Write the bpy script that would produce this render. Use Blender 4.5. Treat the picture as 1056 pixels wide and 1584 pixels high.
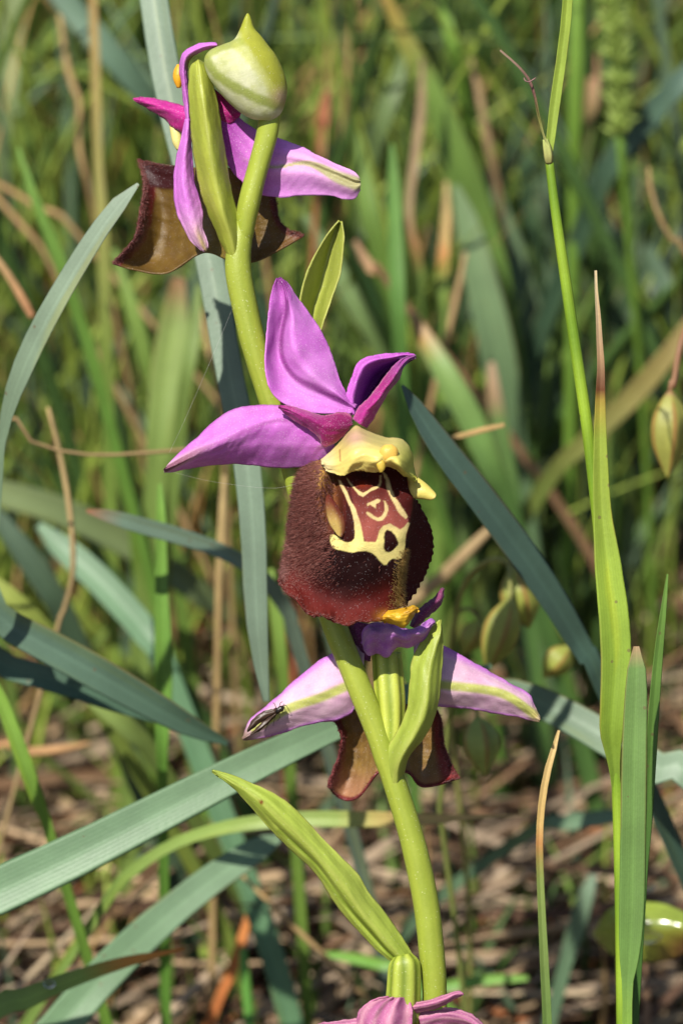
import bpy, math, random
import numpy as np
from mathutils import Vector

rng = np.random.default_rng(7)
random.seed(7)
for o in list(bpy.data.objects):
    bpy.data.objects.remove(o)
scene = bpy.context.scene
col = scene.collection

# ------------------------------------------------------------------ camera, sky, sun
CM = 0.01                                   # everything below is laid out in centimetres
K, D, PITCH = 150.0, 40.0, math.radians(25)
S0 = np.array([0.0, 0.0, 12.0])             # middle of the subject, 12 cm above the ground
FWD = np.array([0, math.cos(PITCH), -math.sin(PITCH)])
UP = np.array([0, math.sin(PITCH), math.cos(PITCH)])
RT = np.array([1.0, 0, 0])
CAM = S0 - D * FWD

cd = bpy.data.cameras.new('camera')
cam = bpy.data.objects.new('camera', cd)
col.objects.link(cam)
cam.location = CAM * CM
cam.rotation_euler = (math.pi / 2 - PITCH, 0, 0)
cd.sensor_fit = 'HORIZONTAL'
cd.sensor_width = 22.3
cd.lens = 22.3 * D / (1056 / K)
cd.clip_start, cd.clip_end = 0.01, 100
cd.dof.use_dof = True
cd.dof.focus_distance = (D - 0.35) * CM
cd.dof.aperture_fstop = 25
cd.dof.aperture_blades = 7
scene.camera = cam

SUN_EL, SUN_AZ = math.radians(57), math.radians(-34)   # azimuth: swing to the viewer's left from straight behind the camera
sun_from = np.array([math.sin(SUN_AZ) * math.cos(SUN_EL), -math.cos(SUN_AZ) * math.cos(SUN_EL), math.sin(SUN_EL)])
world = bpy.data.worlds.new('World')
scene.world = world
world.use_nodes = True
nt = world.node_tree
sky = nt.nodes.new('ShaderNodeTexSky')
sky.sky_type = 'NISHITA'
sky.sun_disc = False
sky.sun_elevation = SUN_EL
sky.sun_rotation = math.atan2(sun_from[0], sun_from[1])
nt.links.new(sky.outputs[0], nt.nodes['Background'].inputs[0])
nt.nodes['Background'].inputs[1].default_value = 0.075
sd = bpy.data.lights.new('sun', 'SUN')
sun = bpy.data.objects.new('sun', sd)
col.objects.link(sun)
sd.energy, sd.angle, sd.color = 5.0, math.radians(0.55), (1.0, 0.955, 0.87)
sun.rotation_euler = Vector(sun_from).to_track_quat('Z', 'Y').to_euler()
vs = scene.view_settings
vs.view_transform, vs.look, vs.exposure, vs.gamma = 'Standard', 'None', 0.5, 1.0
scene.render.engine = 'CYCLES'
scene.cycles.use_denoising = True
scene.cycles.max_bounces = 8
scene.cycles.sample_clamp_indirect = 4.0


# ------------------------------------------------------------------ helpers
def P(px, py, d):
    """a point seen at photo pixel (px, py), d cm behind the orchid's own plane -> world, cm"""
    px, py, d = np.asarray(px, float), np.asarray(py, float), np.asarray(d, float)
    k = (D + d) / D / K
    return S0 + ((px - 528) * k)[..., None] * RT + ((792 - py) * k)[..., None] * UP + d[..., None] * FWD


def zoom(x0, y0, s):
    def f(pts, d=None):
        a = np.array(pts, float)
        b = a.copy()
        b[:, 0] = a[:, 0] / s + x0
        b[:, 1] = a[:, 1] / s + y0
        if d is not None:
            dd = np.interp(np.linspace(0, 1, len(b)), np.linspace(0, 1, len(np.atleast_1d(d))), np.atleast_1d(d))
            b = np.c_[b[:, :2], dd]
        return b
    f.inv = lambda px, py: ((px - x0) * s, (py - y0) * s)
    return f


ZA, ZB, ZC = zoom(150, 0, 2.347), zoom(230, 410, 2.296), zoom(400, 620, 3.3)
ZD, ZE, Z1 = zoom(350, 900, 2.07), zoom(300, 1150, 2.296), zoom(0, 0, 1.0)


def c(r, g, b):
    v = np.array([r, g, b], float) / 255
    return np.where(v <= 0.04045, v / 12.92, ((v + 0.055) / 1.055) ** 2.4)


def cr(pts, n, even=True):
    """smooth curve through pts, n samples evenly spaced along it"""
    p = np.asarray(pts, float)
    if len(p) == 2:
        return p[0] + (p[1] - p[0]) * np.linspace(0, 1, n)[:, None]
    q = np.vstack([2 * p[0] - p[1], p, 2 * p[-1] - p[-2]])
    out = []
    t = np.linspace(0, 1, 14, endpoint=False)[:, None]
    for i in range(1, len(q) - 2):
        a, b, e, f = q[i - 1], q[i], q[i + 1], q[i + 2]
        out.append(0.5 * (2 * b + (e - a) * t + (2 * a - 5 * b + 4 * e - f) * t ** 2 + (3 * b - a - 3 * e + f) * t ** 3))
    out = np.vstack(out + [p[-1:]])
    k = min(3, p.shape[1])
    L = np.r_[0, np.cumsum(np.linalg.norm(np.diff(out[:, :k], axis=0), axis=1))]
    s = np.linspace(0, L[-1], n)
    return np.stack([np.interp(s, L, out[:, j]) for j in range(p.shape[1])], 1)


def sm(a, b, x):
    t = np.clip((x - a) / (b - a), 0, 1)
    return t * t * (3 - 2 * t)


def nz(x, y, seed=0):
    r = np.random.default_rng(seed)
    s = 0
    for i in range(7):
        a, f, ph = r.uniform(0, 6.28), 1.5 ** i * r.uniform(.7, 1.3), r.uniform(0, 6.28)
        s = s + np.sin(f * (x * math.cos(a) + y * math.sin(a)) + ph) / 1.25 ** i
    return s / 3.2


def mix(a, b, t):
    t = np.asarray(t)[..., None]
    return a * (1 - t) + b * t


def sdl(x, y, pts):
    """distance from (x, y) to a polyline and the parameter along it"""
    best, par = np.full(x.shape, 1e9), np.zeros(x.shape)
    pts = cr(pts, 24)
    for i in range(len(pts) - 1):
        a, b = pts[i, :2], pts[i + 1, :2]
        v = b - a
        t = np.clip(((x - a[0]) * v[0] + (y - a[1]) * v[1]) / (v @ v + 1e-9), 0, 1)
        dd = np.hypot(x - a[0] - t * v[0], y - a[1] - t * v[1])
        m = dd < best
        best = np.where(m, dd, best)
        par = np.where(m, (i + t) / (len(pts) - 1), par)
    return best, par


WPOS = {}


def mesh_obj(name, V, F, mat, parent=None, cols=None, uv=None, smooth=True, origin=None):
    """V in world cm; F an (n, 3|4) array or list of arrays"""
    if parent is not None:
        org = WPOS[parent.name]
        loc_parent = org
    else:
        org = V[np.argmin(V[:, 2])] if origin is None else np.array(origin, float)
        loc_parent = np.zeros(3)
    me = bpy.data.meshes.new(name)
    Fs = F if isinstance(F, list) else [F]
    Fs = [np.asarray(f) for f in Fs if len(f)]
    idx = np.concatenate([f.ravel() for f in Fs]).astype(np.int32)
    cnt = np.concatenate([np.full(len(f), f.shape[1]) for f in Fs]).astype(np.int32)
    me.vertices.add(len(V))
    me.vertices.foreach_set('co', ((V - org) * CM).astype(np.float32).ravel())
    me.loops.add(len(idx))
    me.loops.foreach_set('vertex_index', idx)
    me.polygons.add(len(cnt))
    st = np.r_[0, np.cumsum(cnt)[:-1]].astype(np.int32)
    me.polygons.foreach_set('loop_start', st)
    me.polygons.foreach_set('loop_total', cnt)
    me.update(calc_edges=True)
    me.validate()
    if smooth:
        me.polygons.foreach_set('use_smooth', np.ones(len(me.polygons), bool))
    if cols is not None:
        at = me.attributes.new('Col', 'FLOAT_COLOR', 'POINT')
        at.data.foreach_set('color', np.c_[cols, np.ones(len(cols))].astype(np.float32).ravel())
    if uv is not None:
        at = me.attributes.new('UVW', 'FLOAT_VECTOR', 'POINT')
        at.data.foreach_set('vector', np.c_[uv, np.zeros(len(uv))].astype(np.float32).ravel())
    me.materials.append(mat)
    ob = bpy.data.objects.new(name, me)
    col.objects.link(ob)
    ob.parent = parent
    if parent is None:
        ob.location = org * CM
    WPOS[ob.name] = org
    return ob


def empty(name, at, parent=None):
    o = bpy.data.objects.new(name, None)
    col.objects.link(o)
    o.empty_display_size = 0.005
    at = np.array(at, float)
    base = np.zeros(3)
    if parent is not None:
        o.parent = parent
        base = WPOS[parent.name]
    o.location = (at - base) * CM
    WPOS[o.name] = at
    return o


def tag(o, label, cat, group=None, kind=None):
    o['label'], o['category'] = label, cat
    if group:
        o['group'] = group
    if kind:
        o['kind'] = kind
    return o


def gridF(nu, nv, off=0, flip=False, wrap=False):
    i = np.arange(nu if wrap else nu - 1)[:, None]
    j = np.arange(nv - 1)[None, :]
    i2 = (i + 1) % nu
    a, b, e, f = i * nv + j, i2 * nv + j, i2 * nv + j + 1, i * nv + j + 1
    q = np.stack(np.broadcast_arrays(a, b, e, f), -1).reshape(-1, 4) + off
    return q[:, ::-1] if flip else q


def sheet(name, rails, mat, parent, colf, nu=36, nv=56, th=0.03, disp=None, wob=.018, edge_th=.35, streak=.09):
    """a thin curved body lofted through rails (photo x, photo y, depth cm), closed, with thickness th (cm)"""
    R = np.stack([cr(r, nv) for r in rails])
    nr = len(R)
    us = np.linspace(0, nr - 1, nu)
    if nr == 2:
        G = R[0][None] + (R[1] - R[0])[None] * (us[:, None, None])
    else:
        Q = np.concatenate([2 * R[:1] - R[1:2], R, 2 * R[-1:] - R[-2:-1]])
        k = np.minimum(us.astype(int), nr - 2)
        t = (us - k)[:, None, None]
        a, b, e, f = Q[k], Q[k + 1], Q[k + 2], Q[k + 3]
        G = 0.5 * (2 * b + (e - a) * t + (2 * a - 5 * b + 4 * e - f) * t ** 2 + (3 * b - a - 3 * e + f) * t ** 3)
    U, Vv = np.meshgrid(np.linspace(0, 1, nu), np.linspace(0, 1, nv), indexing='ij')
    if disp is not None:
        G = G + np.stack(np.broadcast_arrays(*disp(U, Vv, G[..., 0], G[..., 1])), -1)
    sd_ = int(abs(G[0, 0, 0]) + abs(G[0, 0, 1]))
    mg = np.maximum(sm(.06, 0, np.minimum(U, 1 - U)), sm(.03, 0, 1 - Vv))
    L_ = nv * 1.0
    G = G + np.stack([1.1 * mg * nz(U * 11, Vv * 34, sd_), 1.1 * mg * nz(U * 11, Vv * 34, sd_ + 1), wob * (nz(U * 5, Vv * 8, sd_ + 2) + .5 * mg * nz(U * 9, Vv * 25, sd_ + 3))], -1)
    W = P(G[..., 0], G[..., 1], G[..., 2])
    N = np.cross(np.gradient(W, axis=0), np.gradient(W, axis=1))
    N /= np.linalg.norm(N, axis=-1, keepdims=True) + 1e-9
    flip = (N @ FWD).mean() > 0
    if flip:
        N = -N
    # soften the thickness towards the margins
    e = np.minimum(np.minimum(U, 1 - U) * 6, np.minimum(Vv, 1 - Vv) * 8)
    tt = th * (edge_th + (1 - edge_th) * np.clip(e, 0, 1))
    Bk = W - N * tt[..., None]
    n = nu * nv
    V = np.concatenate([W.reshape(-1, 3), Bk.reshape(-1, 3)])
    F = [gridF(nu, nv, 0, flip), gridF(nu, nv, n, not flip)]
    ii = np.arange(nu * nv).reshape(nu, nv)
    loop = np.r_[ii[:, 0], ii[-1, 1:], ii[-2::-1, -1], ii[0, -2:0:-1]]
    nx = np.roll(loop, -1)
    rim = np.stack([loop, nx, nx + n, loop + n], 1)
    F.append(rim if flip else rim[:, ::-1])
    C_ = np.broadcast_to(colf(U, Vv, G[..., 0], G[..., 1]), (nu, nv, 3))
    stk = nz(U * 26 + .8 * nz(U * 4, Vv * 5, sd_ + 5), Vv * 3, sd_ + 4)
    C_ = (C_ * (1 + streak * stk + .10 * nz(U * 4, Vv * 5, sd_ + 6))[..., None]).clip(0, .95).reshape(-1, 3)
    uv = np.stack([U, Vv], -1).reshape(-1, 2)
    ob = mesh_obj(name, V, F, mat, parent, np.vstack([C_, C_]), np.vstack([uv, uv]))
    return ob, dict(W=W, N=N, U=U, V=Vv, X=G[..., 0], Y=G[..., 1])


def body(name, L, R, mat, parent, colf, ns=28, nv=40, ratio=1.0, mod=None, d=None):
    """a full round body between two outline rails; ratio = depth over width"""
    L, R = cr(L, nv), cr(R, nv)
    v = np.linspace(0, 1, nv)
    Cc, H = (L + R) / 2, (R - L) / 2
    hw = np.hypot(H[:, 0], H[:, 1]) / K
    ph = np.linspace(0, 2 * np.pi, ns, endpoint=False)[:, None]
    m = np.ones((ns, nv)) if mod is None else mod(ph, v[None])
    rt = np.broadcast_to(np.asarray(ratio, float), (nv,))
    X = Cc[None, :, 0] + H[None, :, 0] * np.cos(ph) * m
    Y = Cc[None, :, 1] + H[None, :, 1] * np.cos(ph) * m
    Z = Cc[None, :, 2] + H[None, :, 2] * np.cos(ph) * m - hw[None] * rt[None] * np.sin(ph) * m
    W = P(X, Y, Z)
    V = W.reshape(-1, 3)
    F = [gridF(ns, nv, 0, True, wrap=True)]
    i0 = len(V)
    V = np.vstack([V, W[:, 0].mean(0), W[:, -1].mean(0)])
    ii = np.arange(ns) * nv
    jj = (np.arange(ns) + 1) % ns * nv
    F.append(np.stack([ii, jj, np.full(ns, i0)], 1))
    F.append(np.stack([jj + nv - 1, ii + nv - 1, np.full(ns, i0 + 1)], 1))
    Cg = np.broadcast_to(colf(np.broadcast_to(ph, X.shape), np.broadcast_to(v[None], X.shape), X, Y), X.shape + (3,)).reshape(-1, 3)
    sk = nz(np.cos(ph) * 9 + 0 * v[None], np.sin(ph) * 9 + v[None] * 5, ns + nv)
    Cg = (Cg * (1 + .09 * sk.reshape(-1, 1))).clip(0, .95)
    Cg = np.vstack([Cg, Cg[0], Cg[nv - 1]])
    uv = np.stack([np.broadcast_to(ph / 6.2832, X.shape), np.broadcast_to(v[None], X.shape)], -1).reshape(-1, 2)
    uv = np.vstack([uv, [0, 0], [0, 1]])
    return mesh_obj(name, V, F, mat, parent, Cg, uv)


def frames(Pc, n0):
    T = np.gradient(Pc, axis=0)
    T /= np.linalg.norm(T, axis=1, keepdims=True) + 1e-9
    n = np.broadcast_to(n0, Pc.shape) - T * (np.broadcast_to(n0, Pc.shape) * T).sum(1, keepdims=True)
    n /= np.linalg.norm(n, axis=1, keepdims=True) + 1e-9
    return T, n, np.cross(T, n)


def tube_geo(Pc, rad, ns=10, n0=None, flat=1.0):
    T, n, s = frames(Pc, -FWD + np.array([.1, 0, .2]) if n0 is None else n0)
    ph = np.linspace(0, 2 * np.pi, ns, endpoint=False)[:, None, None]
    r = np.asarray(rad)[None, :, None]
    W = Pc[None] + r * (np.cos(ph) * s[None] + np.sin(ph) * flat * n[None])
    nv = len(Pc)
    V = W.reshape(-1, 3)
    F = [gridF(ns, nv, 0, True, wrap=True)]
    V = np.vstack([V, Pc[0], Pc[-1]])
    ii, jj = np.arange(ns) * nv, (np.arange(ns) + 1) % ns * nv
    F.append(np.stack([ii, jj, np.full(ns, ns * nv)], 1))
    F.append(np.stack([jj + nv - 1, ii + nv - 1, np.full(ns, ns * nv + 1)], 1))
    uv = np.stack(np.broadcast_arrays(ph[..., 0] / 6.2832, np.linspace(0, 1, nv)[None]), -1).reshape(-1, 2)
    return V, F, np.vstack([uv, [0, 0], [0, 1]])


def tube(name, Pc, rad, mat, parent, colf, ns=12, flat=1.0, n0=None, mod=None):
    V, F, uv = tube_geo(Pc, rad, ns, n0, flat)
    return mesh_obj(name, V, F, mat, parent, np.broadcast_to(colf(uv[:, 0], uv[:, 1]), (len(V), 3)), uv)


def ramp(stops, t):
    ts = [s[0] for s in stops]
    return np.stack([np.interp(t, ts, [s[1][k] for s in stops]) for k in range(3)], -1)


def blade_geo(Pc, w, n0, fold=0.25, th=0.018, na=7, twist=0.0):
    """a grass leaf: a keeled closed strip; Pc (n,3) cm, w full widths cm"""
    T, n, s = frames(Pc, n0)
    tw = np.linspace(0, 1, len(Pc))[:, None] * twist
    s, n = s * np.cos(tw) + n * np.sin(tw), n * np.cos(tw) - s * np.sin(tw)
    a = np.linspace(-1, 1, na)
    prof = np.sqrt(np.abs(a) ** 2 + 0.03) * fold            # V keel with a rounded bottom
    prof = prof - prof.min()
    top = Pc[None] + a[:, None, None] * s[None] * (w / 2)[None, :, None] + prof[:, None, None] * n[None] * (w / 2)[None, :, None]
    tk = (th * (1 - 0.75 * np.abs(a)) * 1.0)[1:-1, None] * np.minimum(1, w / 0.12)[None]
    bot = top[1:-1] - tk[..., None] * n[None]
    W = np.concatenate([top, bot[::-1]])
    ns, nv = len(W), len(Pc)
    V = W.reshape(-1, 3)
    F = gridF(ns, nv, 0, False, wrap=True)
    ua = np.r_[a, a[1:-1][::-1]] * .5 + .5
    uv = np.stack(np.broadcast_arrays(ua[:, None], np.linspace(0, 1, nv)[None]), -1).reshape(-1, 2)
    return V, F, uv


# ------------------------------------------------------------------ materials
def material(name, rough=.5, transl=.25, spec=.4, ribs=0, rib_col=.12, rib_bump=.3, cell=0.0, cell_size=.02,
             var=.25, var_size=.3, sheen=0.0, sparkle=0.0, dots=None, coat=0.0, fine=0.0, spk=.35):
    m = bpy.data.materials.new(name)
    m.use_nodes = True
    t = m.node_tree
    t.nodes.clear()
    N = lambda k, **kw: (lambda n: ([setattr(n, a, b) for a, b in kw.items()], n)[1])(t.nodes.new(k))
    L = t.links.new
    out = N('ShaderNodeOutputMaterial')
    bs = N('ShaderNodeBsdfPrincipled')
    at = N('ShaderNodeAttribute', attribute_name='Col')
    tc = N('ShaderNodeTexCoord')
    colr = at.outputs['Color']

    def mathn(op, a, b=None, clamp=False):
        n = N('ShaderNodeMath', operation=op, use_clamp=clamp)
        for i, v in enumerate((a, b)):
            if v is None:
                continue
            if isinstance(v, (int, float)):
                n.inputs[i].default_value = v
            else:
                L(v, n.inputs[i])
        return n.outputs[0]

    def mul(cin, fac):
        n = N('ShaderNodeVectorMath', operation='SCALE')
        L(cin, n.inputs[0])
        L(fac, n.inputs['Scale'])
        return n.outputs[0]

    def noise(size, detail=4):
        n = N('ShaderNodeTexNoise')
        n.inputs['Scale'].default_value = 1 / (size * CM)
        n.inputs['Detail'].default_value = detail
        L(tc.outputs['Object'], n.inputs['Vector'])
        return n.outputs[0]
    f = mathn('ADD', mathn('MULTIPLY', noise(var_size, 5), 2 * var), 1 - var)
    colr = mul(colr, f)
    if fine:
        f = mathn('ADD', mathn('MULTIPLY', noise(.02, 2), 2 * fine), 1 - fine)
        colr = mul(colr, f)
    bump_h = None
    if ribs:
        au = N('ShaderNodeAttribute', attribute_name='UVW')
        sx = N('ShaderNodeSeparateXYZ')
        L(au.outputs['Vector'], sx.inputs[0])
        ns = mathn('ADD', sx.outputs[0], 0.0)
        w = mathn('SINE', mathn('MULTIPLY', ns, 6.2832 * ribs))
        bump_h = mathn('MULTIPLY', w, .5)
        colr = mul(colr, mathn('ADD', mathn('MULTIPLY', w, rib_col), 1.0))
    if cell:
        vo = N('ShaderNodeTexVoronoi')
        vo.inputs['Scale'].default_value = 1 / (cell_size * CM)
        L(tc.outputs['Object'], vo.inputs['Vector'])
        if sparkle:
            sp = mathn('GREATER_THAN', N('ShaderNodeSeparateXYZ').outputs[0], 0) if False else None
            sc_ = N('ShaderNodeSeparateColor')
            L(vo.outputs['Color'], sc_.inputs[0])
            hi = mathn('MULTIPLY', mathn('GREATER_THAN', sc_.outputs[0], 1 - sparkle), mathn('LESS_THAN', vo.outputs['Distance'], .36))
            mx = N('ShaderNodeMix', data_type='RGBA')
            L(mathn('MULTIPLY', hi, spk), mx.inputs[0])
            L(colr, mx.inputs[6])
            mx.inputs[7].default_value = (.85, .78, .8, 1)  # glints off the surface cells, painted as pale specks in the base colour
            colr = mx.outputs[2]
    if dots:
        vo2 = N('ShaderNodeTexVoronoi')
        vo2.inputs['Scale'].default_value = 1 / (dots[0] * CM)
        L(tc.outputs['Object'], vo2.inputs['Vector'])
        sc2 = N('ShaderNodeSeparateColor')
        L(vo2.outputs['Color'], sc2.inputs[0])
        hi = mathn('MULTIPLY', mathn('GREATER_THAN', sc2.outputs[1], 1 - dots[1]), mathn('LESS_THAN', vo2.outputs['Distance'], dots[2]))
        mx = N('ShaderNodeMix', data_type='RGBA')
        L(mathn('MULTIPLY', hi, dots[4]), mx.inputs[0])
        L(colr, mx.inputs[6])
        mx.inputs[7].default_value = (*dots[3], 1)
        colr = mx.outputs[2]
    L(colr, bs.inputs['Base Color'])
    bs.inputs['Roughness'].default_value = rough
    bs.inputs['Specular IOR Level'].default_value = spec
    bs.inputs['Coat Weight'].default_value = coat
    bs.inputs['Coat Roughness'].default_value = .2
    if sheen:
        bs.inputs['Sheen Weight'].default_value = sheen
        bs.inputs['Sheen Roughness'].default_value = .4
    nrm = None
    if bump_h is not None:
        b = N('ShaderNodeBump')
        b.inputs['Strength'].default_value = rib_bump
        b.inputs['Distance'].default_value = .02 * CM
        L(bump_h, b.inputs['Height'])
        nrm = b.outputs[0]
    if cell:
        b = N('ShaderNodeBump')
        b.inputs['Strength'].default_value = cell
        b.inputs['Distance'].default_value = cell_size * .5 * CM
        L(vo.outputs['Distance'], b.inputs['Height'])
        if nrm is not None:
            L(nrm, b.inputs['Normal'])
        nrm = b.outputs[0]
    b = N('ShaderNodeBump')
    b.inputs['Strength'].default_value = .3
    b.inputs['Distance'].default_value = .01 * CM
    L(noise(.05, 6), b.inputs['Height'])
    if nrm is not None:
        L(nrm, b.inputs['Normal'])
    nrm = b.outputs[0]
    L(nrm, bs.inputs['Normal'])
    if transl:
        tr = N('ShaderNodeBsdfTranslucent')
        L(colr, tr.inputs[0])
        L(nrm, tr.inputs['Normal'])
        ms = N('ShaderNodeMixShader')
        ms.inputs[0].default_value = transl
        L(bs.outputs[0], ms.inputs[1])
        L(tr.outputs[0], ms.inputs[2])
        L(ms.outputs[0], out.inputs[0])
    else:
        L(bs.outputs[0], out.inputs[0])
    return m


M_PETAL = material('petal', rough=.58, transl=.22, spec=.28, spk=.5, cell=.6, cell_size=.0085, sparkle=.13, var=.16, var_size=.16, fine=.12, ribs=5, rib_col=.025, rib_bump=.12)
M_VELVET = material('velvet_petal', rough=.6, transl=.1, spec=.35, cell=.8, cell_size=.009, sparkle=.16, var=.25, var_size=.1, sheen=.25, fine=.15)
M_LIP = material('lip', rough=.65, transl=0, spec=.12, cell=.8, cell_size=.009, sparkle=.05, spk=.22, var=.2, var_size=.1, fine=.15)
M_LIPBACK = material('lip_underside', rough=.45, transl=.12, spec=.5, cell=.7, cell_size=.009, sparkle=.07, spk=.3, var=.3, var_size=.2, fine=.15, ribs=16, rib_col=.03, rib_bump=.1)
M_COLUMN = material('column', rough=.42, transl=.2, spec=.4, cell=.3, cell_size=.012, var=.14, var_size=.12, fine=.08)
M_BUD = material('bud', rough=.62, transl=.2, spec=.35, cell=.4, cell_size=.012, sparkle=.04, var=.16, var_size=.12, fine=.1)
M_STEM = material('orchid_stem', rough=.45, transl=.12, spec=.4, cell=.25, cell_size=.012, var=.14, var_size=.3, dots=(.022, .12, .3, (.6, .64, .36), .4), fine=.08)
M_BRACT = material('bract', rough=.45, transl=.28, spec=.4, ribs=4, rib_col=.035, rib_bump=.12, cell=.3, cell_size=.012, var=.16, var_size=.22, dots=(.022, .08, .3, (.6, .62, .34), .4), fine=.09)
M_GRASS = material('grass_leaf', rough=.45, transl=.3, spec=.4, ribs=11, rib_col=.03, rib_bump=.06, var=.25, var_size=.5, fine=.12, dots=(.12, .10, .16, (.16, .10, .05), .6))
M_DRY = material('dry_straw', rough=.75, transl=.15, spec=.2, ribs=4, rib_col=.10, rib_bump=.4, var=.35, var_size=.35, fine=.15)
M_HAIR = material('fine_hair', rough=.4, transl=.3, spec=.5, var=.1)
M_INSECT = material('insect', rough=.3, transl=0, spec=.6, var=.3, var_size=.05)
M_BUDS = material('seed_pod', rough=.5, transl=.25, spec=.4, ribs=5, rib_col=.06, rib_bump=.2, var=.25, var_size=.15)

# ------------------------------------------------------------------ ground
gs = 61
gx = np.sinh(np.linspace(-5.5, 5.5, gs)) * 9
GX, GY = np.meshgrid(gx, gx, indexing='ij')
GY = GY + 15


def ground_z(x, y):
    return 0.5 * nz(x * .22, y * .22, 3) * np.exp(-((x / 60) ** 2 + (y / 60) ** 2))


gv = np.stack([GX, GY, ground_z(GX, GY) - .4], -1).reshape(-1, 3)
M_SOIL = material('soil', rough=.9, transl=0, spec=.2, var=.6, var_size=1.2, fine=.4)
g = mesh_obj('ground', gv, gridF(gs, gs), M_SOIL, None, np.broadcast_to(c(74, 56, 42), (len(gv), 3)), origin=(0, 0, 0))
g['kind'] = 'structure'

# ------------------------------------------------------------------ the orchid
root_pt = np.array([1.6, -1.2, -.3])
orchid = empty('orchid', root_pt)
tag(orchid, 'pink and maroon orchid with a bud and four flowers on a yellow-green stem', 'orchid')

YG, YG2 = c(158, 168, 62), c(134, 148, 48)

# stem
sc = np.array([(376, 345, .02), (368, 410, 0), (380, 480, 0), (396, 545, 0), (416, 610, .02), (456, 735, .02), (484, 860, 0), (514, 958, 0), (550, 1050, -.02),
               (582, 1130, -.02), (598, 1175, 0), (608, 1205, 0), (637, 1298, 0), (658, 1394, 0), (668, 1480, 0), (672, 1542, .02), (672, 1640, .05)], float)
sw = np.array([34, 40, 40, 39, 38, 37, 38, 39, 38, 36, 38, 36, 39, 40, 40, 38, 40]) / K / 2
sp = cr(np.c_[sc, sw], 150)
Pc = P(sp[:, 0], sp[:, 1], sp[:, 2])
tail = cr(np.vstack([Pc[-1], Pc[-1] * .6 + root_pt * .4 + [0.1, 0, 0], root_pt]), 30)[1:]
Pc = np.vstack([Pc, tail])
rad = np.r_[sp[:, 3], np.linspace(sp[-1, 3], .17, 29)]
rad = rad * (1 + .02 * nz(np.linspace(0, 40, len(rad)), 0, 3))
tube('stem', Pc, rad, M_STEM, orchid, lambda u, v: mix(YG, YG2, np.clip(.5 + .4 * nz(u * 3, v * 14, 2) + .5 * nz(np.cos(u * 6.28) * 7, np.sin(u * 6.28) * 7 + v * 9, 5), 0, 1)), ns=32)


def greencol(base, dark, seed=0, along=0.0, fr=1.0):
    def f(U, V, X, Y):
        a = mix(base, dark, np.clip(.35 + .35 * nz(U * 5, V * 6 * fr, seed) + along * (V - .5), 0, 1))
        return a
    return f


# ---- top flower, seen from behind
fl1 = empty('flower', P(365, 330, .2), orchid)
fl1['label'] = 'topmost flower turned away, showing olive back of its lip'
PINK, PALE, PURP = c(205, 118, 205), c(226, 176, 208), c(160, 62, 160)
MAG, MAGD = c(158, 14, 104), c(96, 8, 52)
OLV, OLVD, MAR, MARD = c(112, 88, 30), c(84, 58, 22), c(88, 20, 20), c(52, 8, 10)

# arching dorsal sepal edge
sheet('sepal', [ZA([(432, 152), (395, 152), (345, 165), (308, 195), (298, 240), (305, 300), (312, 360), (320, 440)], [-.1, .0, .15, .2, .15]),
                ZA([(436, 160), (398, 164), (352, 182), (322, 208), (314, 250), (320, 310), (326, 370), (330, 440)], [-.2, -.15, -.02, .05, .05]),
                ZA([(432, 172), (402, 178), (365, 195), (338, 218), (330, 255), (333, 310), (338, 370), (342, 445)], [-.12, -.05, .1, .15, .12])],
      M_PETAL, fl1, lambda U, V, X, Y: mix(PINK, c(165, 150, 80), (sm(.18, .3, V) - sm(.36, .5, V)) * sm(.4, .9, U)), nu=14, nv=50, th=.03)
# hanging lateral sepal
sheet('sepal', [ZA([(318, 430), (310, 475), (294, 535), (281, 610), (277, 690), (288, 765), (312, 828), (345, 882), (378, 908)], [.05, .02, -.05, -.1]),
                ZA([(330, 430), (326, 500), (316, 560), (314, 640), (322, 720), (338, 790), (356, 840), (376, 885), (392, 912)], [-.02, -.14, -.22, -.2, -.14]),
                ZA([(342, 430), (344, 520), (348, 590), (354, 650), (370, 705), (384, 770), (386, 830), (400, 872), (404, 900)], [.05, -.02, -.1, -.1])],
      M_PETAL, fl1, lambda U, V, X, Y: mix(mix(PINK, PALE, sm(.55, .95, V) * .9), c(196, 170, 120), np.exp(-((U - .62) / .2) ** 2) * sm(.72, .95, V)), nu=26, nv=60, th=.035)
# magenta petal
sheet('petal', [ZA([(131, 353), (180, 350), (240, 361), (290, 374), (335, 388)], [.35, .3, .2]),
                ZA([(133, 358), (188, 372), (245, 392), (295, 415), (338, 425)], [.3, .2, .12]),
                ZA([(136, 366), (190, 398), (240, 428), (278, 466), (318, 486)], [.35, .3, .2])],
      M_VELVET, fl1, lambda U, V, X, Y: mix(mix(c(176, 30, 128), MAG, sm(.5, 1, U)), MAGD, sm(.86, 1, U) + sm(.14, 0, U) * .5), nu=20, nv=34, th=.04)


def sep_r(U, V, X, Y):
    x, y = ZA.inv(X, Y)
    d, p = sdl(x, y, np.array([(450, 520), (540, 580), (640, 606), (740, 590), (800, 602), (870, 640), (940, 665)]))
    wv = 8 + 26 * sm(.5, 1, p)
    e = mix(mix(PINK, c(222, 150, 220), sm(.3, .7, V)), PURP, sm(.38, .05, V))  # purple towards the base paints in the shadow of the bud
    e = mix(e, PALE, .55 * sm(60, 20, d) * sm(.35, .6, V))
    return mix(e, c(168, 172, 96), sm(wv, wv * .5, d) * sm(.2, .45, V) * .85)


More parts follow.
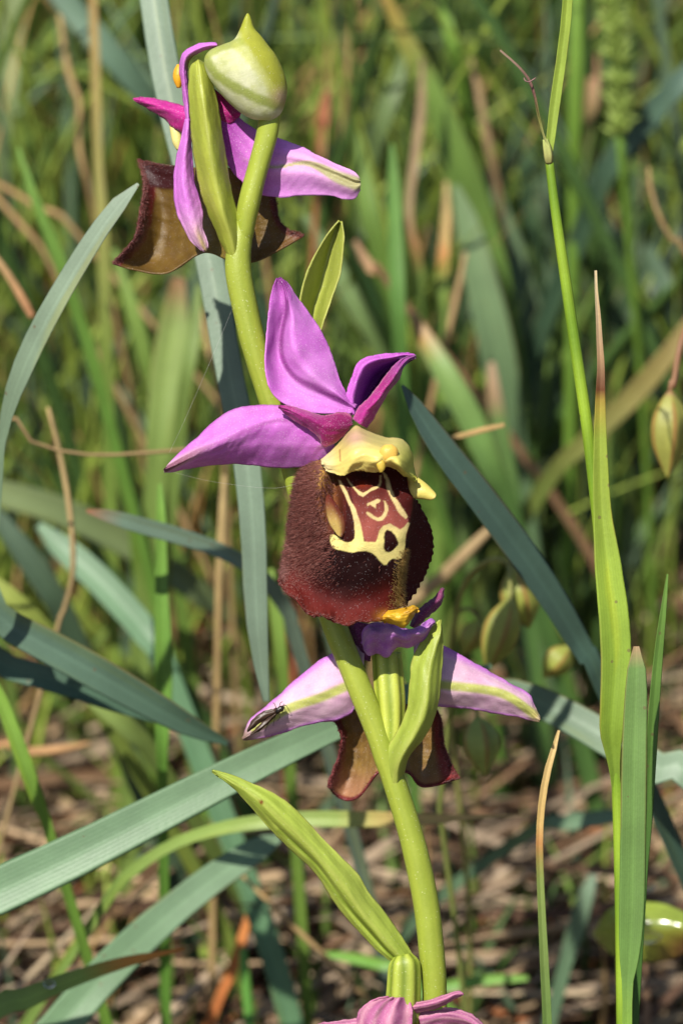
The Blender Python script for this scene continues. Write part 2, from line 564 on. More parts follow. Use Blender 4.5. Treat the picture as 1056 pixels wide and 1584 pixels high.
sheet('sepal', [ZA([(440, 330), (470, 380), (520, 428), (580, 470), (660, 500), (740, 530), (820, 570), (880, 598), (928, 618), (953, 645)], [.1, .2, .25, .2]),
                ZA([(440, 430), (480, 480), (530, 540), (600, 585), (690, 590), (770, 600), (840, 625), (890, 645), (930, 660), (957, 662)], [.05, .1, .08, .1, .15]),
                ZA([(445, 520), (470, 590), (520, 655), (580, 700), (660, 716), (740, 710), (830, 708), (890, 720), (935, 721), (957, 690)], [.15, .2, .2, .2])],
      M_PETAL, fl1, sep_r, nu=36, nv=80, th=.035, disp=lambda U, V, X, Y: (0, 0, .05 * np.exp(-((U - .5) / .1) ** 2) * sm(.3, .6, V)))
# second, shaded petal behind the bract
sheet('petal', [ZA([(400, 300), (440, 330), (480, 370), (525, 405)], [.05, .1]), ZA([(400, 360), (440, 390), (480, 412), (522, 412)], [.02, .05]),
                ZA([(400, 420), (440, 445), (480, 450), (518, 420)], [.05, .1])], M_VELVET, fl1, lambda U, V, X, Y: np.broadcast_to(MAG, U.shape + (3,)), nu=12, nv=20, th=.04)


def lipback1(U, V, X, Y):
    x, y = ZA.inv(X, Y)
    e = mix(OLV, OLVD, .5 + .5 * nz(x * .02, y * .02, 5))
    e = mix(e, c(150, 132, 60), sm(330, 460, x) * sm(560, 440, x) * .6)
    dl, _ = sdl(x, y, np.array([(168, 590), (190, 640), (188, 690), (176, 750), (172, 800), (150, 860), (112, 905), (58, 955)]))
    e = mix(e, MAR, sm(34, 20, dl + 6 * nz(x * .05, y * .05, 9)))
    e = mix(e, MARD, sm(22, 10, dl) * .6)
    dt, _ = sdl(x, y, np.array([(165, 575), (200, 620), (240, 640), (290, 640)]))
    e = mix(e, MARD, sm(52, 38, dt))
    dr, _ = sdl(x, y, np.array([(645, 715), (655, 775), (675, 815), (705, 838), (750, 850)]))
    e = mix(e, MAR, sm(26, 14, dr))
    return mix(e, c(92, 52, 20), sm(600, 720, x) * .5)


lipb1, LB1 = sheet('lip', [
    ZA([(152, 580), (166, 630), (170, 690), (160, 745), (154, 800), (138, 862), (108, 902), (58, 955)], [.9, .75, .55, .42, .3]),
    ZA([(215, 592), (225, 660), (235, 740), (232, 820), (210, 900), (180, 950), (160, 975), (140, 976)], [.75, .8, .85, .7, .35]),
    ZA([(290, 600), (300, 680), (310, 760), (310, 850), (300, 920), (285, 955), (270, 975), (250, 986)], [.6, .65, .62, .5, .35]),
    ZA([(400, 610), (400, 690), (405, 770), (410, 830), (415, 865), (400, 890), (390, 905), (385, 915)], [.3, .35, .3, .25]),
    ZA([(500, 610), (505, 690), (510, 770), (515, 830), (515, 880), (510, 915), (505, 935), (500, 950)], [.35, .45, .45, .4]),
    ZA([(580, 620), (585, 690), (595, 760), (605, 820), (615, 860), (612, 895), (605, 920), (590, 940)], [.4, .55, .55, .4]),
    ZA([(640, 640), (648, 715), (655, 775), (670, 812), (700, 836), (735, 846), (750, 851), (745, 858)], [.5, .5, .45, .4])],
    M_LIPBACK, fl1, lipback1, nu=110, nv=80, th=.05)
# yellow column peeping out
body('column', ZA([(262, 450), (266, 480), (275, 520), (290, 545)], .3), ZA([(290, 450), (305, 480), (312, 510), (312, 545)], .3), M_COLUMN, fl1,
     lambda U, V, X, Y: np.broadcast_to(c(222, 210, 130), U.shape + (3,)), ns=14, nv=12)
body('anther', ZA([(290, 232), (278, 255), (276, 285), (290, 318)], .25), ZA([(304, 232), (316, 255), (316, 285), (304, 318)], .25), M_COLUMN, fl1,
     lambda U, V, X, Y: np.broadcast_to(c(225, 165, 40), U.shape + (3,)), ns=14, nv=12)


def bractcol(seed, base=c(174, 180, 72), dark=c(142, 156, 52)):
    def f(U, V, X, Y):
        e = mix(base, dark, np.clip(.4 + .4 * nz(U * 4, V * 5, seed), 0, 1))
        e = mix(e, c(178, 182, 92), np.exp(-((U - .5) / .06) ** 2) * .4)
        return mix(e, c(186, 186, 96), (sm(.08, 0, U) + sm(.92, 1, U)) * .5)
    return f


sheet('bract', [ZA([(362, 218), (338, 240), (331, 330), (338, 450), (350, 560), (366, 660), (396, 760), (428, 835), (452, 890)], [-.1, -.12, -.08, .03]),
                ZA([(366, 214), (372, 260), (382, 350), (396, 450), (412, 560), (430, 660), (455, 770), (485, 870), (505, 965)], [-.18, -.34, -.36, -.28, -.09]),
                ZA([(372, 216), (402, 240), (430, 330), (449, 430), (464, 530), (480, 640), (502, 740), (526, 820), (548, 890)], [-.1, -.12, -.08, .03])],
      M_BRACT, orchid, bractcol(1), nu=30, nv=70, th=.04)

# ---- bud on its stalk
bud = empty('bud', P(418, 185, -.1), orchid)
body('stalk', ZA([(500, 960), (500, 870), (505, 775), (520, 700), (548, 600), (574, 500), (588, 425), (600, 405)], [.02, -.03, -.06, -.12]),
     ZA([(530, 960), (563, 870), (574, 815), (590, 750), (611, 660), (636, 570), (657, 490), (668, 400)], [.02, -.03, -.06, -.12]), M_STEM, bud,
     lambda U, V, X, Y: mix(YG, YG2, np.clip(.4 + .4 * nz(U * 2, V * 8, 8), 0, 1)), ns=20, nv=50, mod=lambda p, v: 1 + .03 * np.cos(3 * p + 5 * v))
WHT, BGR = c(214, 214, 176), c(140, 152, 56)


def budcol(U, V, X, Y):
    x, y = ZA.inv(X, Y)
    x, y = x + 5 * nz(x * .04, y * .04, 1), y + 5 * nz(x * .04, y * .04, 2)
    d1, p1 = sdl(x, y, np.array([(395, 215), (430, 265), (490, 310), (560, 345), (640, 378)]))
    e = mix(WHT, c(186, 190, 128), np.clip(.45 + .5 * nz(x * .03, y * .05, 3) + .3 * nz(x * .1, y * .1, 6), 0, 1))
    e = mix(e, BGR, sm(24, 10, d1) * .85)
    dtop, _ = sdl(x, y, np.array([(548, 45), (560, 110), (600, 170), (650, 250), (680, 340)]))
    e = mix(e, c(158, 160, 52), sm(70, 30, dtop))
    d2, _ = sdl(x, y, np.array([(400, 195), (460, 165), (520, 150)]))
    e = mix(e, c(150, 158, 60), sm(22, 8, d2) * .8)
    dm, _ = sdl(x, y, np.array([(500, 160), (560, 220), (620, 300), (660, 370)]))
    e = mix(e, c(180, 182, 90), sm(20, 5, dm) * .6)
    e = mix(e, c(196, 160, 140), np.exp(-(((x - 665) / 30) ** 2 + ((y - 350) / 30) ** 2)) * .7)
    return mix(e, c(156, 160, 48), sm(125, 95, y))


body('sepal', ZA([(606, 436), (560, 430), (505, 396), (440, 330), (400, 270), (388, 215), (410, 180), (455, 160), (496, 142), (518, 105), (534, 65), (543, 48)], -.16),
     ZA([(640, 438), (672, 402), (688, 345), (686, 295), (671, 248), (648, 200), (622, 165), (596, 130), (572, 102), (562, 75), (555, 55), (548, 46)], -.16),
     M_BUD, bud, budcol, ns=72, nv=90, ratio=np.interp(np.linspace(0, 1, 90), [0, .5, .75, 1], [.9, .9, .8, 1]),
     mod=lambda p, v: 1 + .035 * np.cos(3 * (p - .4)) * np.sin(np.pi * np.clip(v, 0, 1)))

# ---- bract behind the open flower
sheet('bract', [Z1([(525, 341), (503, 368), (482, 405), (467, 447), (462, 490), (455, 540), (440, 600)], [.2, .12, .05]),
                Z1([(524, 341), (510, 385), (500, 430), (488, 470), (478, 520), (465, 560), (448, 610)], [.3, .42, .42, .2]),
                Z1([(528, 342), (531, 370), (526, 420), (512, 462), (497, 505), (480, 560), (458, 612)], [.2, .14, .05])],
      M_BRACT, orchid, bractcol(4, c(172, 178, 84), c(140, 152, 56)), nu=24, nv=50, th=.035)

# ---- the open flower
fl2 = empty('flower', P(545, 650, -.3), orchid)
fl2['label'] = 'fully open flower showing its patterned maroon lip and violet sepals'
VIO, VIOD, VIOL = c(194, 98, 194), c(124, 42, 120), c(214, 146, 212)


def dorsal(U, V, X, Y):
    x, y = ZB.inv(X, Y)
    d1, _ = sdl(x, y, np.array([(482, 58), (490, 150), (472, 240), (472, 320), (515, 395), (600, 440), (700, 490)]))
    e = mix(VIO, VIOL, np.clip(.3 + .4 * nz(x * .012, y * .012, 6), 0, 1))
    e = mix(e, VIOD, sm(16, 2, d1) * .75)  # shadow in the central groove, painted as darker violet
    return mix(e, c(120, 40, 120), sm(.9, 1, V) * .7 + .25 * sm(.1, 0, V))


sheet('sepal', [ZB([(720, 525), (640, 526), (560, 519), (495, 497), (450, 465), (425, 420), (415, 350), (418, 280), (424, 200), (431, 130), (443, 75), (455, 46)], [-.34, -.42, -.45, -.3, -.2]),
                ZB([(728, 515), (650, 480), (580, 455), (520, 420), (485, 380), (465, 335), (460, 280), (470, 220), (480, 160), (482, 110), (474, 70), (462, 44)], [-.3, -.28, -.22, -.15, -.18, -.2]),
                ZB([(733, 505), (675, 462), (620, 420), (570, 380), (535, 330), (515, 280), (510, 230), (508, 180), (500, 135), (492, 95), (480, 65), (466, 44)], [-.34, -.4, -.42, -.35, -.25]),
                ZB([(742, 494), (716, 480), (694, 440), (674, 390), (652, 320), (622, 250), (600, 212), (576, 176), (542, 132), (514, 90), (492, 60), (470, 45)], [-.28, -.25, -.22, -.2, -.18])],
      M_PETAL, fl2, dorsal, nu=56, nv=90, th=.04)


def latl(U, V, X, Y):
    x, y = ZB.inv(X, Y)
    d1, p = sdl(x, y, np.array([(640, 600), (500, 552), (420, 560), (340, 592), (260, 628), (180, 660), (60, 726)]))
    e = mix(VIO, VIOL, np.clip(.35 + .4 * nz(x * .012, y * .014, 7), 0, 1))
    e = mix(e, c(150, 70, 140), sm(12, 2, d1) * .6)
    tip = sm(260, 100, x)
    e = mix(e, c(205, 165, 175), tip * sm(26, 8, d1) * .8)
    e = mix(e, c(112, 52, 76), tip * sm(9, 3, np.abs(d1 - 4)) * .8)
    return mix(e, VIOD, (sm(.06, 0, U) + sm(.95, 1, U)) * .35)


sheet('sepal', [ZB([(660, 560), (600, 540), (540, 508), (500, 499), (440, 494), (380, 496), (320, 505), (270, 525), (220, 562), (160, 620), (110, 664), (75, 698), (54, 722)], [-.28, -.3, -.3, -.32]),
                ZB([(660, 610), (600, 580), (530, 556), (470, 550), (420, 556), (370, 570), (320, 590), (270, 615), (220, 640), (170, 665), (130, 685), (90, 710), (54, 727)], [-.36, -.5, -.52, -.48, -.36]),
                ZB([(660, 640), (610, 640), (540, 640), (470, 640), (410, 635), (360, 640), (310, 650), (260, 665), (210, 680), (165, 695), (125, 710), (90, 722), (55, 732)], [-.36, -.42, -.42, -.4, -.33]),
                ZB([(665, 660), (610, 690), (555, 716), (500, 722), (440, 720), (380, 713), (300, 708), (225, 711), (180, 717), (140, 725), (110, 731), (85, 735), (56, 737)], [-.3, -.2, -.22, -.24, -.3])],
      M_PETAL, fl2, latl, nu=52, nv=90, th=.04)


def latr(U, V, X, Y):
    return mix(mix(VIO, c(150, 62, 180), sm(.2, .6, U)), c(96, 26, 90), sm(.5, .8, U))  # dark violet paints the shade inside the fold


sheet('sepal', [ZB([(715, 535), (700, 480), (703, 445), (718, 405), (736, 356), (770, 326), (830, 315), (895, 310), (946, 318)], [-.3, -.28, -.25, -.2, -.15]),
                ZB([(735, 530), (728, 490), (738, 440), (752, 395), (772, 362), (815, 340), (860, 332), (905, 322), (946, 320)], [-.3, -.3, -.28, -.22, -.17]),
                ZB([(755, 535), (760, 500), (775, 460), (795, 425), (820, 390), (848, 368), (880, 348), (915, 332), (947, 322)], [-.15, .1, .2, .1, -.1]),
                ZB([(770, 545), (790, 520), (815, 480), (840, 440), (865, 400), (880, 375), (895, 355), (920, 338), (947, 326)], [-.25, -.2, -.15, -.12, -.15])],
      M_PETAL, fl2, latr, nu=44, nv=60, th=.04)


def magp(U, V, X, Y):
    e = mix(c(160, 34, 122), c(132, 10, 86), sm(.2, .8, V))
    e = mix(e, c(176, 100, 130), (sm(.12, .02, U) + sm(.9, .99, U)) * .55)
    return e


sheet('petal', [ZB([(461, 499), (500, 499), (560, 516), (620, 532), (680, 521), (718, 534), (725, 555)], [-.55, -.52, -.45, -.42]),
                ZB([(461, 502), (505, 515), (560, 540), (615, 565), (665, 570), (700, 572), (722, 565)], [-.62, -.66, -.62, -.5]),
                ZB([(462, 505), (480, 525), (520, 556), (570, 586), (604, 616), (622, 645), (668, 628), (712, 585)], [-.56, -.54, -.5, -.48])],
      M_VELVET, fl2, magp, nu=36, nv=60, th=.045)
sheet('petal', [ZB([(722, 545), (742, 508), (790, 458), (838, 394), (880, 345), (915, 324), (946, 319)], [-.45, -.48, -.4, -.25]),
                ZB([(748, 565), (772, 520), (812, 478), (855, 418), (890, 368), (918, 336), (947, 322)], [-.56, -.62, -.52, -.28]),
                ZB([(776, 580), (802, 540), (825, 498), (855, 448), (892, 400), (912, 350), (947, 326)], [-.45, -.46, -.38, -.25])],
      M_VELVET, fl2, lambda U, V, X, Y: mix(magp(U, V, X, Y), c(150, 70, 150), sm(.45, .9, V) * .7), nu=26, nv=50, th=.045)

# ---- its lip
YEL, CRM = c(206, 190, 116), c(186, 164, 112)
DKM, REDM, MIDM, BRK = c(26, 4, 4), c(82, 23, 19), c(62, 17, 14), c(116, 56, 46)


def insd(x, y, poly):
    """signed distance to a closed outline, positive inside"""
    p = np.array(poly, float)
    ins, best = np.zeros(x.shape, bool), np.full(x.shape, 1e9)
    for a, b in zip(p, np.roll(p, -1, 0)):
        v = b - a
        t = np.clip(((x - a[0]) * v[0] + (y - a[1]) * v[1]) / (v @ v + 1e-9), 0, 1)
        best = np.minimum(best, np.hypot(x - a[0] - t * v[0], y - a[1] - t * v[1]))
        ins ^= ((a[1] > y) != (b[1] > y)) & (x < v[0] * (y - a[1]) / (v[1] if v[1] else 1e-9) + a[0])
    return np.where(ins, best, -best)


CREAM = [
    [(215, 210), (245, 225), (300, 320), (340, 410), (385, 490), (410, 560), (440, 630), (460, 720), (475, 800), (482, 842), (540, 845), (600, 850), (620, 800), (640, 730), (680, 685), (740, 660), (800, 690), (850, 720), (890, 690),
     (930, 640), (950, 660), (910, 770), (895, 900), (885, 1000), (830, 1030), (770, 1020), (735, 1045), (710, 1080), (680, 1080), (650, 1050), (600, 990), (560, 960), (500, 940), (420, 945), (360, 955), (280, 940), (200, 925), (155, 900),
     (125, 820), (135, 770), (170, 770), (230, 800), (270, 840), (310, 855), (350, 845), (380, 810), (385, 750), (380, 650), (355, 560), (340, 490), (310, 430), (270, 350), (235, 270)],
    [(300, 190), (330, 220), (370, 270), (410, 310), (470, 345), (520, 320), (560, 290), (610, 275), (635, 240), (640, 170), (655, 165), (658, 230), (640, 280), (600, 310), (560, 325), (520, 355), (470, 388), (430, 370), (380, 310), (340, 260), (310, 215)],
    [(665, 120), (710, 160), (740, 220), (760, 300), (790, 380), (840, 450), (890, 520), (925, 590), (905, 615), (860, 575), (810, 510), (775, 440), (740, 370), (715, 300), (700, 220), (675, 160)],
    [(510, 455), (560, 430), (620, 405), (655, 420), (640, 445), (605, 460), (600, 510), (580, 490), (540, 470), (515, 485)],
    [(680, 420), (700, 425), (720, 470), (730, 520), (710, 580), (670, 625), (620, 635), (570, 615), (530, 585), (500, 550), (515, 535), (550, 550), (580, 580), (620, 598), (660, 580), (690, 530), (690, 470)]]
EYE = [(715, 720), (760, 735), (800, 780), (835, 850), (830, 880), (780, 930), (735, 955), (700, 945), (678, 910), (685, 850), (680, 800), (690, 750)]
BAR = [(300, 430), (345, 520), (375, 650), (382, 760), (375, 815), (330, 852), (290, 845), (268, 825), (285, 720), (300, 600)]


def lipcol(U, V, X, Y):
    x, y = ZC.inv(X, Y)
    w = 6 * nz(x * .05, y * .05, 11)
    x2, y2 = x + w, y + 7 * nz(x * .045, y * .045, 12)
    e = mix(MIDM, DKM, sm(640, 760, y) * sm(200, 330, x))
    # red-brown outer zone
    dl, _ = sdl(x, y, np.array([(215, 365), (170, 540), (148, 700), (106, 935), (225, 1058), (400, 1128), (575, 1122), (700, 1060)]))
    e = mix(e, REDM, sm(210, 40, dl + 25 * nz(x * .015, y * .015, 13)))
    e = mix(e, c(86, 28, 22), sm(70, 0, dl) * sm(800, 950, y))
    # shoulder: yellow-brown
    e = mix(e, c(190, 150, 70), np.exp(-(((x - 320) / 55) ** 2 + ((y - 375) / 70) ** 2)))
    e = mix(e, c(150, 96, 52), np.exp(-(((x - 350) / 50) ** 2 + ((y - 520) / 110) ** 2)) * .8)
    # central shield
    poly = [(410, 390), (640, 370), (765, 610), (750, 700), (600, 750), (520, 745), (495, 600)]
    px = np.array(poly, float)
    ins = np.full(x.shape, 1e9)
    for i in range(len(px)):
        a, b = px[i], px[(i + 1) % len(px)]
        n = np.array([-(b - a)[1], (b - a)[0]])
        n = n / np.linalg.norm(n)
        ins = np.minimum(ins, (x - a[0]) * n[0] + (y - a[1]) * n[1])
    brk = mix(c(72, 22, 18), c(140, 72, 62), sm(430, 680, y + 30 * nz(x * .02, y * .02, 61)))
    e = mix(e, brk, sm(-4, 6, ins))
    e = mix(e, c(38, 8, 6), sm(20, 0, np.hypot((x - 545) / 4.2, (y - 405) / 3)) * .9)   # cavity
    e = mix(e, c(110, 36, 14), np.exp(-(((x - 535) / 40) ** 2 + ((y - 425) / 22) ** 2)) * .8)
    fx, fy_ = (X - 490) * 6.6, (Y - 710) * 6.6
    fx, fy_ = fx + 5 * nz(fx * .03, fy_ * .03, 11), fy_ + 5 * nz(fx * .03, fy_ * .03, 12)
    yb = np.zeros(x.shape)
    for k_, pl in enumerate(CREAM):
        yb = np.maximum(yb, sm(-5, 7, insd(fx, fy_, pl)))
    eye = sm(-6, 6, insd(fx, fy_, EYE))
    yc = mix(CRM, YEL, sm(600, 720, y)) * (1 + .12 * nz(x * .06, y * .06, 53))[..., None]
    e = mix(e, yc, yb)
    e = mix(e, c(34, 4, 3), eye)
    e = mix(e, c(44, 7, 4), sm(-6, 8, insd(fx, fy_, BAR)) * (1 - yb))
    # hairy yellow ridge low down
    dr, _ = sdl(x, y, np.array([(742, 820), (728, 900), (718, 980), (715, 1040)]))
    e = mix(e, c(150, 124, 60), sm(20, 3, dr + 8 * nz(x * .08, y * .03, 15)) * .8)
    e = mix(e, c(150, 100, 30), np.exp(-(((x - 640) / 40) ** 2 + ((y - 1100) / 30) ** 2)))
    # the flap beyond the ridge, its shade put into a darker maroon
    e = mix(e, c(58, 9, 11), sm(.79, .83, U))
    return e


def lipdisp(U, V, X, Y):
    q = sm(.93, 1, V) + sm(.03, 0, U) * sm(.5, .8, V) + sm(.97, 1, U)
    s = np.sin(U * 95 + 3 * nz(U * 9, V * 9, 4)) + .6 * np.sin(V * 120 + U * 40)
    e2 = sm(.88, 1, V) * (U < .76)
    return 1.4 * q * s, 1.4 * q * s + 3.5 * e2 * np.sin(U * 34 + 1.5 * np.sin(U * 11)), .03 * e2 * np.sin(U * 30 + 1) + .02 * nz(U * 9, V * 9, 21) + .03 * q * s * .3


lip2, LP = sheet('lip', [
    ZC([(335, 300), (270, 315), (215, 365), (185, 450), (168, 580), (153, 700), (126, 830), (100, 935)], [-.32, -.28, -.22, -.2, -.18, -.24, -.52]),
    ZC([(345, 310), (318, 380), (292, 470), (280, 590), (272, 720), (255, 860), (240, 970), (222, 1056)], [-.45, -.58, -.62, -.62, -.6, -.54, -.48, -.46, -.54, -.7]),
    ZC([(385, 330), (385, 430), (394, 520), (388, 640), (372, 760), (346, 890), (326, 1000), (310, 1102)], [-.4, -.46, -.52, -.64, -.74, -.72, -.62, -.58, -.78]),
    ZC([(420, 300), (432, 385), (440, 470), (450, 560), (455, 650), (450, 760), (430, 900), (415, 1020), (400, 1130)], [-.4, -.55, -.7, -.78, -.85, -.88, -.86, -.78, -.66, -.66, -.82]),
    ZC([(550, 270), (560, 365), (570, 450), (580, 560), (590, 650), (590, 760), (585, 900), (580, 1020), (575, 1124)], [-.35, -.52, -.7, -.8, -.87, -.9, -.89, -.83, -.72, -.66, -.76]),
    ZC([(715, 300), (745, 400), (772, 470), (776, 520), (766, 620), (752, 740), (738, 850), (726, 950), (736, 1048)], [-.5, -.6, -.68, -.74, -.74, -.64, -.5]),
    ZC([(725, 305), (755, 400), (781, 474), (786, 524), (777, 624), (763, 744), (748, 854), (734, 952), (740, 1048)], [-.42, -.46, -.46, -.46, -.46, -.44, -.44]),
    ZC([(765, 400), (792, 490), (852, 590), (889, 690), (881, 790), (851, 880), (806, 960), (750, 1044)], [-.4, -.3, -.12, -.02, -.05, -.2, -.4])],
    M_LIP, fl2, lipcol, nu=250, nv=240, th=.05, disp=lipdisp, streak=.0)


def hairs(name, pos, dirs, length, width, colr, parent):
    n = len(pos)
    a = np.cross(dirs, rng.normal(size=(n, 3)))
    a /= np.linalg.norm(a, axis=1, keepdims=True)
    b = np.cross(dirs, a)
    b /= np.linalg.norm(b, axis=1, keepdims=True)
    w = width
    base = pos - dirs * .01
    V = np.stack([base + a * w, base - a * .5 * w + b * .87 * w, base - a * .5 * w - b * .87 * w, pos + dirs * length[:, None]], 1).reshape(-1, 3)
    k = np.arange(n)[:, None] * 4
    F = np.concatenate([k + np.array([[0, 1, 3]]), k + np.array([[1, 2, 3]]), k + np.array([[2, 0, 3]])])
    o = mesh_obj(name, V, F, M_HAIR, parent, np.repeat(colr, 4, 0))
    o['kind'] = 'stuff'
    return o


def pick(G, wt, n):
    """n random grid points of a sheet, weighted"""
    w = np.clip(wt, 0, None).ravel()
    i = rng.choice(w.size, n, p=w / w.sum())
    return i, G['W'].reshape(-1, 3)[i] + rng.normal(size=(n, 3)) * .006, G['N'].reshape(-1, 3)[i]


x, y = ZC.inv(LP['X'], LP['Y'])
wt = sm(420, 200, x) * sm(1000, 820, y) + .25 * sm(250, 100, x) + .012 * sm(780, 860, y) * (LP['U'] < .78)
wt *= (sm(300, 350, y))
i, pos, nrm = pick(LP, wt, 8000)
hx, hy = x.ravel()[i], y.ravel()[i]
dirs = nrm * 1.0 + (-.55 * RT - .55 * UP)[None] * 1.0 + rng.normal(size=pos.shape) * .25
dirs /= np.linalg.norm(dirs, axis=1, keepdims=True)
ln = rng.uniform(.035, .095, len(pos)) * (0.35 + .65 * sm(900, 760, hy))
hc = mix(c(172, 116, 104), c(104, 44, 38), rng.uniform(0, 1, len(pos)) ** .7)
hairs('lip_hair', pos, dirs, ln, .003, hc, fl2)
i, pos, nrm = pick(LP, sm(.05, 0, LP['U']) * sm(300, 380, y) * sm(960, 850, y) + .25 * sm(.975, 1, LP['V']) * (LP['U'] < .75), 3200)
dirs = (-.9 * RT - .45 * UP)[None] + nrm * .3 + rng.normal(size=pos.shape) * .3
dirs /= np.linalg.norm(dirs, axis=1, keepdims=True)
hairs('lip_hair', pos, dirs, rng.uniform(.03, .085, len(pos)) * (.4 + .6 * sm(.97, .9, LP['V'].ravel()[i])), .0028, mix(c(176, 124, 116), c(96, 44, 40), rng.uniform(0, 1, len(pos))), fl2)
dr, _ = sdl(x, y, np.array([(740, 800), (728, 900), (718, 980), (700, 1050)]))
i, pos, nrm = pick(LP, sm(60, 5, dr) * (LP['U'] < .79), 1500)
dirs = nrm + (.35 * RT - .3 * UP)[None] + rng.normal(size=pos.shape) * .25
dirs /= np.linalg.norm(dirs, axis=1, keepdims=True)
hairs('lip_hair', pos, dirs, rng.uniform(.02, .05, len(pos)), .0025, mix(c(190, 160, 90), c(140, 100, 50), rng.uniform(0, 1, len(pos))), fl2)

# horns of the lip
body('lip_horn', ZC([(345, 478), (340, 520), (346, 580), (362, 630), (385, 665), (405, 690)], [-.62, -.8, -.86]),
     ZC([(362, 478), (392, 520), (424, 570), (444, 615), (442, 660), (425, 698)], [-.62, -.8, -.86]), M_LIP, fl2,
     lambda U, V, X, Y: mix(mix(c(90, 40, 28), c(160, 134, 72), sm(.1, .8, V)), c(84, 32, 26), sm(-.5, .4, np.cos(U + .3)) * .9), ns=26, nv=26, ratio=.45)
body('lip_horn', ZC([(735, 400), (742, 430), (752, 462), (775, 490), (800, 499), (845, 503), (878, 507), (898, 499)], [-.5, -.62, -.7]),
     ZC([(772, 372), (796, 382), (815, 392), (838, 408), (862, 428), (884, 450), (903, 472), (905, 484)], [-.5, -.62, -.7]), M_COLUMN, fl2,
     lambda U, V, X, Y: mix(mix(c(120, 60, 40), c(206, 190, 96), sm(-.4, .3, np.cos(U) + sm(.1, .5, V))), c(196, 172, 110), sm(.9, 1, V) * .6), ns=26, nv=26, ratio=.75)


# column
def colcol(U, V, X, Y):
    x, y = ZC.inv(X, Y)
    e = mix(c(222, 202, 112), c(190, 188, 84), sm(640, 770, x))
    e = mix(e, c(190, 176, 112), sm(290, 180, y) * .8)
    e = mix(e, c(196, 150, 138), np.exp(-(((x - 490) / 60) ** 2 + ((y - 185) / 45) ** 2)) * .75)
    e = mix(e, c(226, 208, 150), sm(420, 340, x))
    return mix(e, c(150, 60, 40), sm(5, 2, sdl(x, y, np.array([(412, 250), (418, 308)]))[0]) * .7)


sheet('column', [ZC([(318, 300), (378, 242), (418, 200), (468, 142), (505, 124), (560, 150), (650, 184), (718, 189), (762, 222), (787, 275), (793, 335), (806, 398)], [-.35, -.5, -.5, -.5, -.55]),
                 ZC([(318, 308), (380, 282), (430, 250), (480, 212), (530, 205), (590, 228), (650, 245), (700, 252), (735, 280), (760, 315), (775, 355), (803, 400)], [-.5, -.85, -.95, -.95, -.75]),
                 ZC([(322, 315), (365, 325), (425, 318), (480, 290), (540, 282), (590, 300), (640, 300), (680, 300), (715, 325), (740, 355), (762, 378), (800, 402)], [-.55, -.98, -1.12, -1.1, -.78]),
                 ZC([(325, 322), (345, 356), (385, 372), (430, 388), (470, 368), (540, 360), (600, 366), (632, 374), (648, 344), (690, 348), (742, 386), (798, 404)], [-.5, -.85, -.95, -.95, -.75])],
      M_COLUMN, fl2, colcol, nu=40, nv=80, th=.06, disp=lambda U, V, X, Y: (0, 4 * nz(U * 7, V * 16, 34) * sm(.7, 1, U), .03 * nz(U * 3, V * 7, 31) - .07 * np.exp(-((V - .63) / .035) ** 2) * -U))
body('anther', ZC([(640, 225), (618, 250), (618, 285), (640, 318)], -1.04), ZC([(680, 222), (708, 245), (710, 285), (688, 312)], -1.04), M_COLUMN, fl2,
     lambda U, V, X, Y: np.broadcast_to(c(226, 184, 84), U.shape + (3,)), ns=20, nv=18, ratio=.7)
body('anther', ZC([(610, 300), (600, 320), (606, 345), (620, 366)], -1.08), ZC([(632, 296), (645, 320), (645, 345), (632, 364)], -1.08), M_COLUMN, fl2,
     lambda U, V, X, Y: np.broadcast_to(c(206, 176, 70), U.shape + (3,)), ns=16, nv=14, ratio=.7)
# pointed appendage at the lip's foot
sheet('lip_appendage', [ZC([(605, 1112), (645, 1075), (700, 1064), (750, 1056), (792, 1044), (815, 1062)], [-.56, -.6, -.66, -.62]),
                        ZC([(606, 1118), (650, 1100), (705, 1098), (745, 1090), (785, 1070), (814, 1064)], [-.64, -.74, -.78, -.66]),
                        ZC([(610, 1122), (645, 1132), (690, 1142), (740, 1158), (778, 1118), (813, 1068)], [-.56, -.6, -.66, -.62])],
      M_COLUMN, fl2, lambda U, V, X, Y: mix(c(214, 170, 44), c(176, 122, 30), np.clip(.3 + .6 * nz(U * 3, V * 6, 8), 0, 1)), nu=22, nv=34, th=.07,
      disp=lambda U, V, X, Y: (0, 0, .03 * nz(U * 5, V * 8, 41)))

# ---- lower flower, seen from behind
fl3 = empty('flower', P(600, 1050, .2), orchid)
fl3['label'] = 'flower below the open one, turned away with pale spread sepals'


def latc3(mid, tipc):
    mid = np.array(mid, float)

    def f(U, V, X, Y):
        x, y = ZD.inv(X, Y)
        d, p = sdl(x, y, mid)
        e = mix(c(218, 184, 196), c(202, 150, 186), np.clip(.4 + .4 * nz(x * .02, y * .02, 17), 0, 1))
        e = mix(e, c(178, 92, 190), (sm(.16, .01, U) + sm(.9, .99, U)) * .8)
        e = mix(e, c(176, 110, 180), sm(.5, .9, nz(U * 34, V * 2, 77)) * .35)
        e = mix(e, c(176, 178, 96), sm(20, 9, d))
        return mix(e, tipc, sm(.88, .98, V) * .8)
    return f


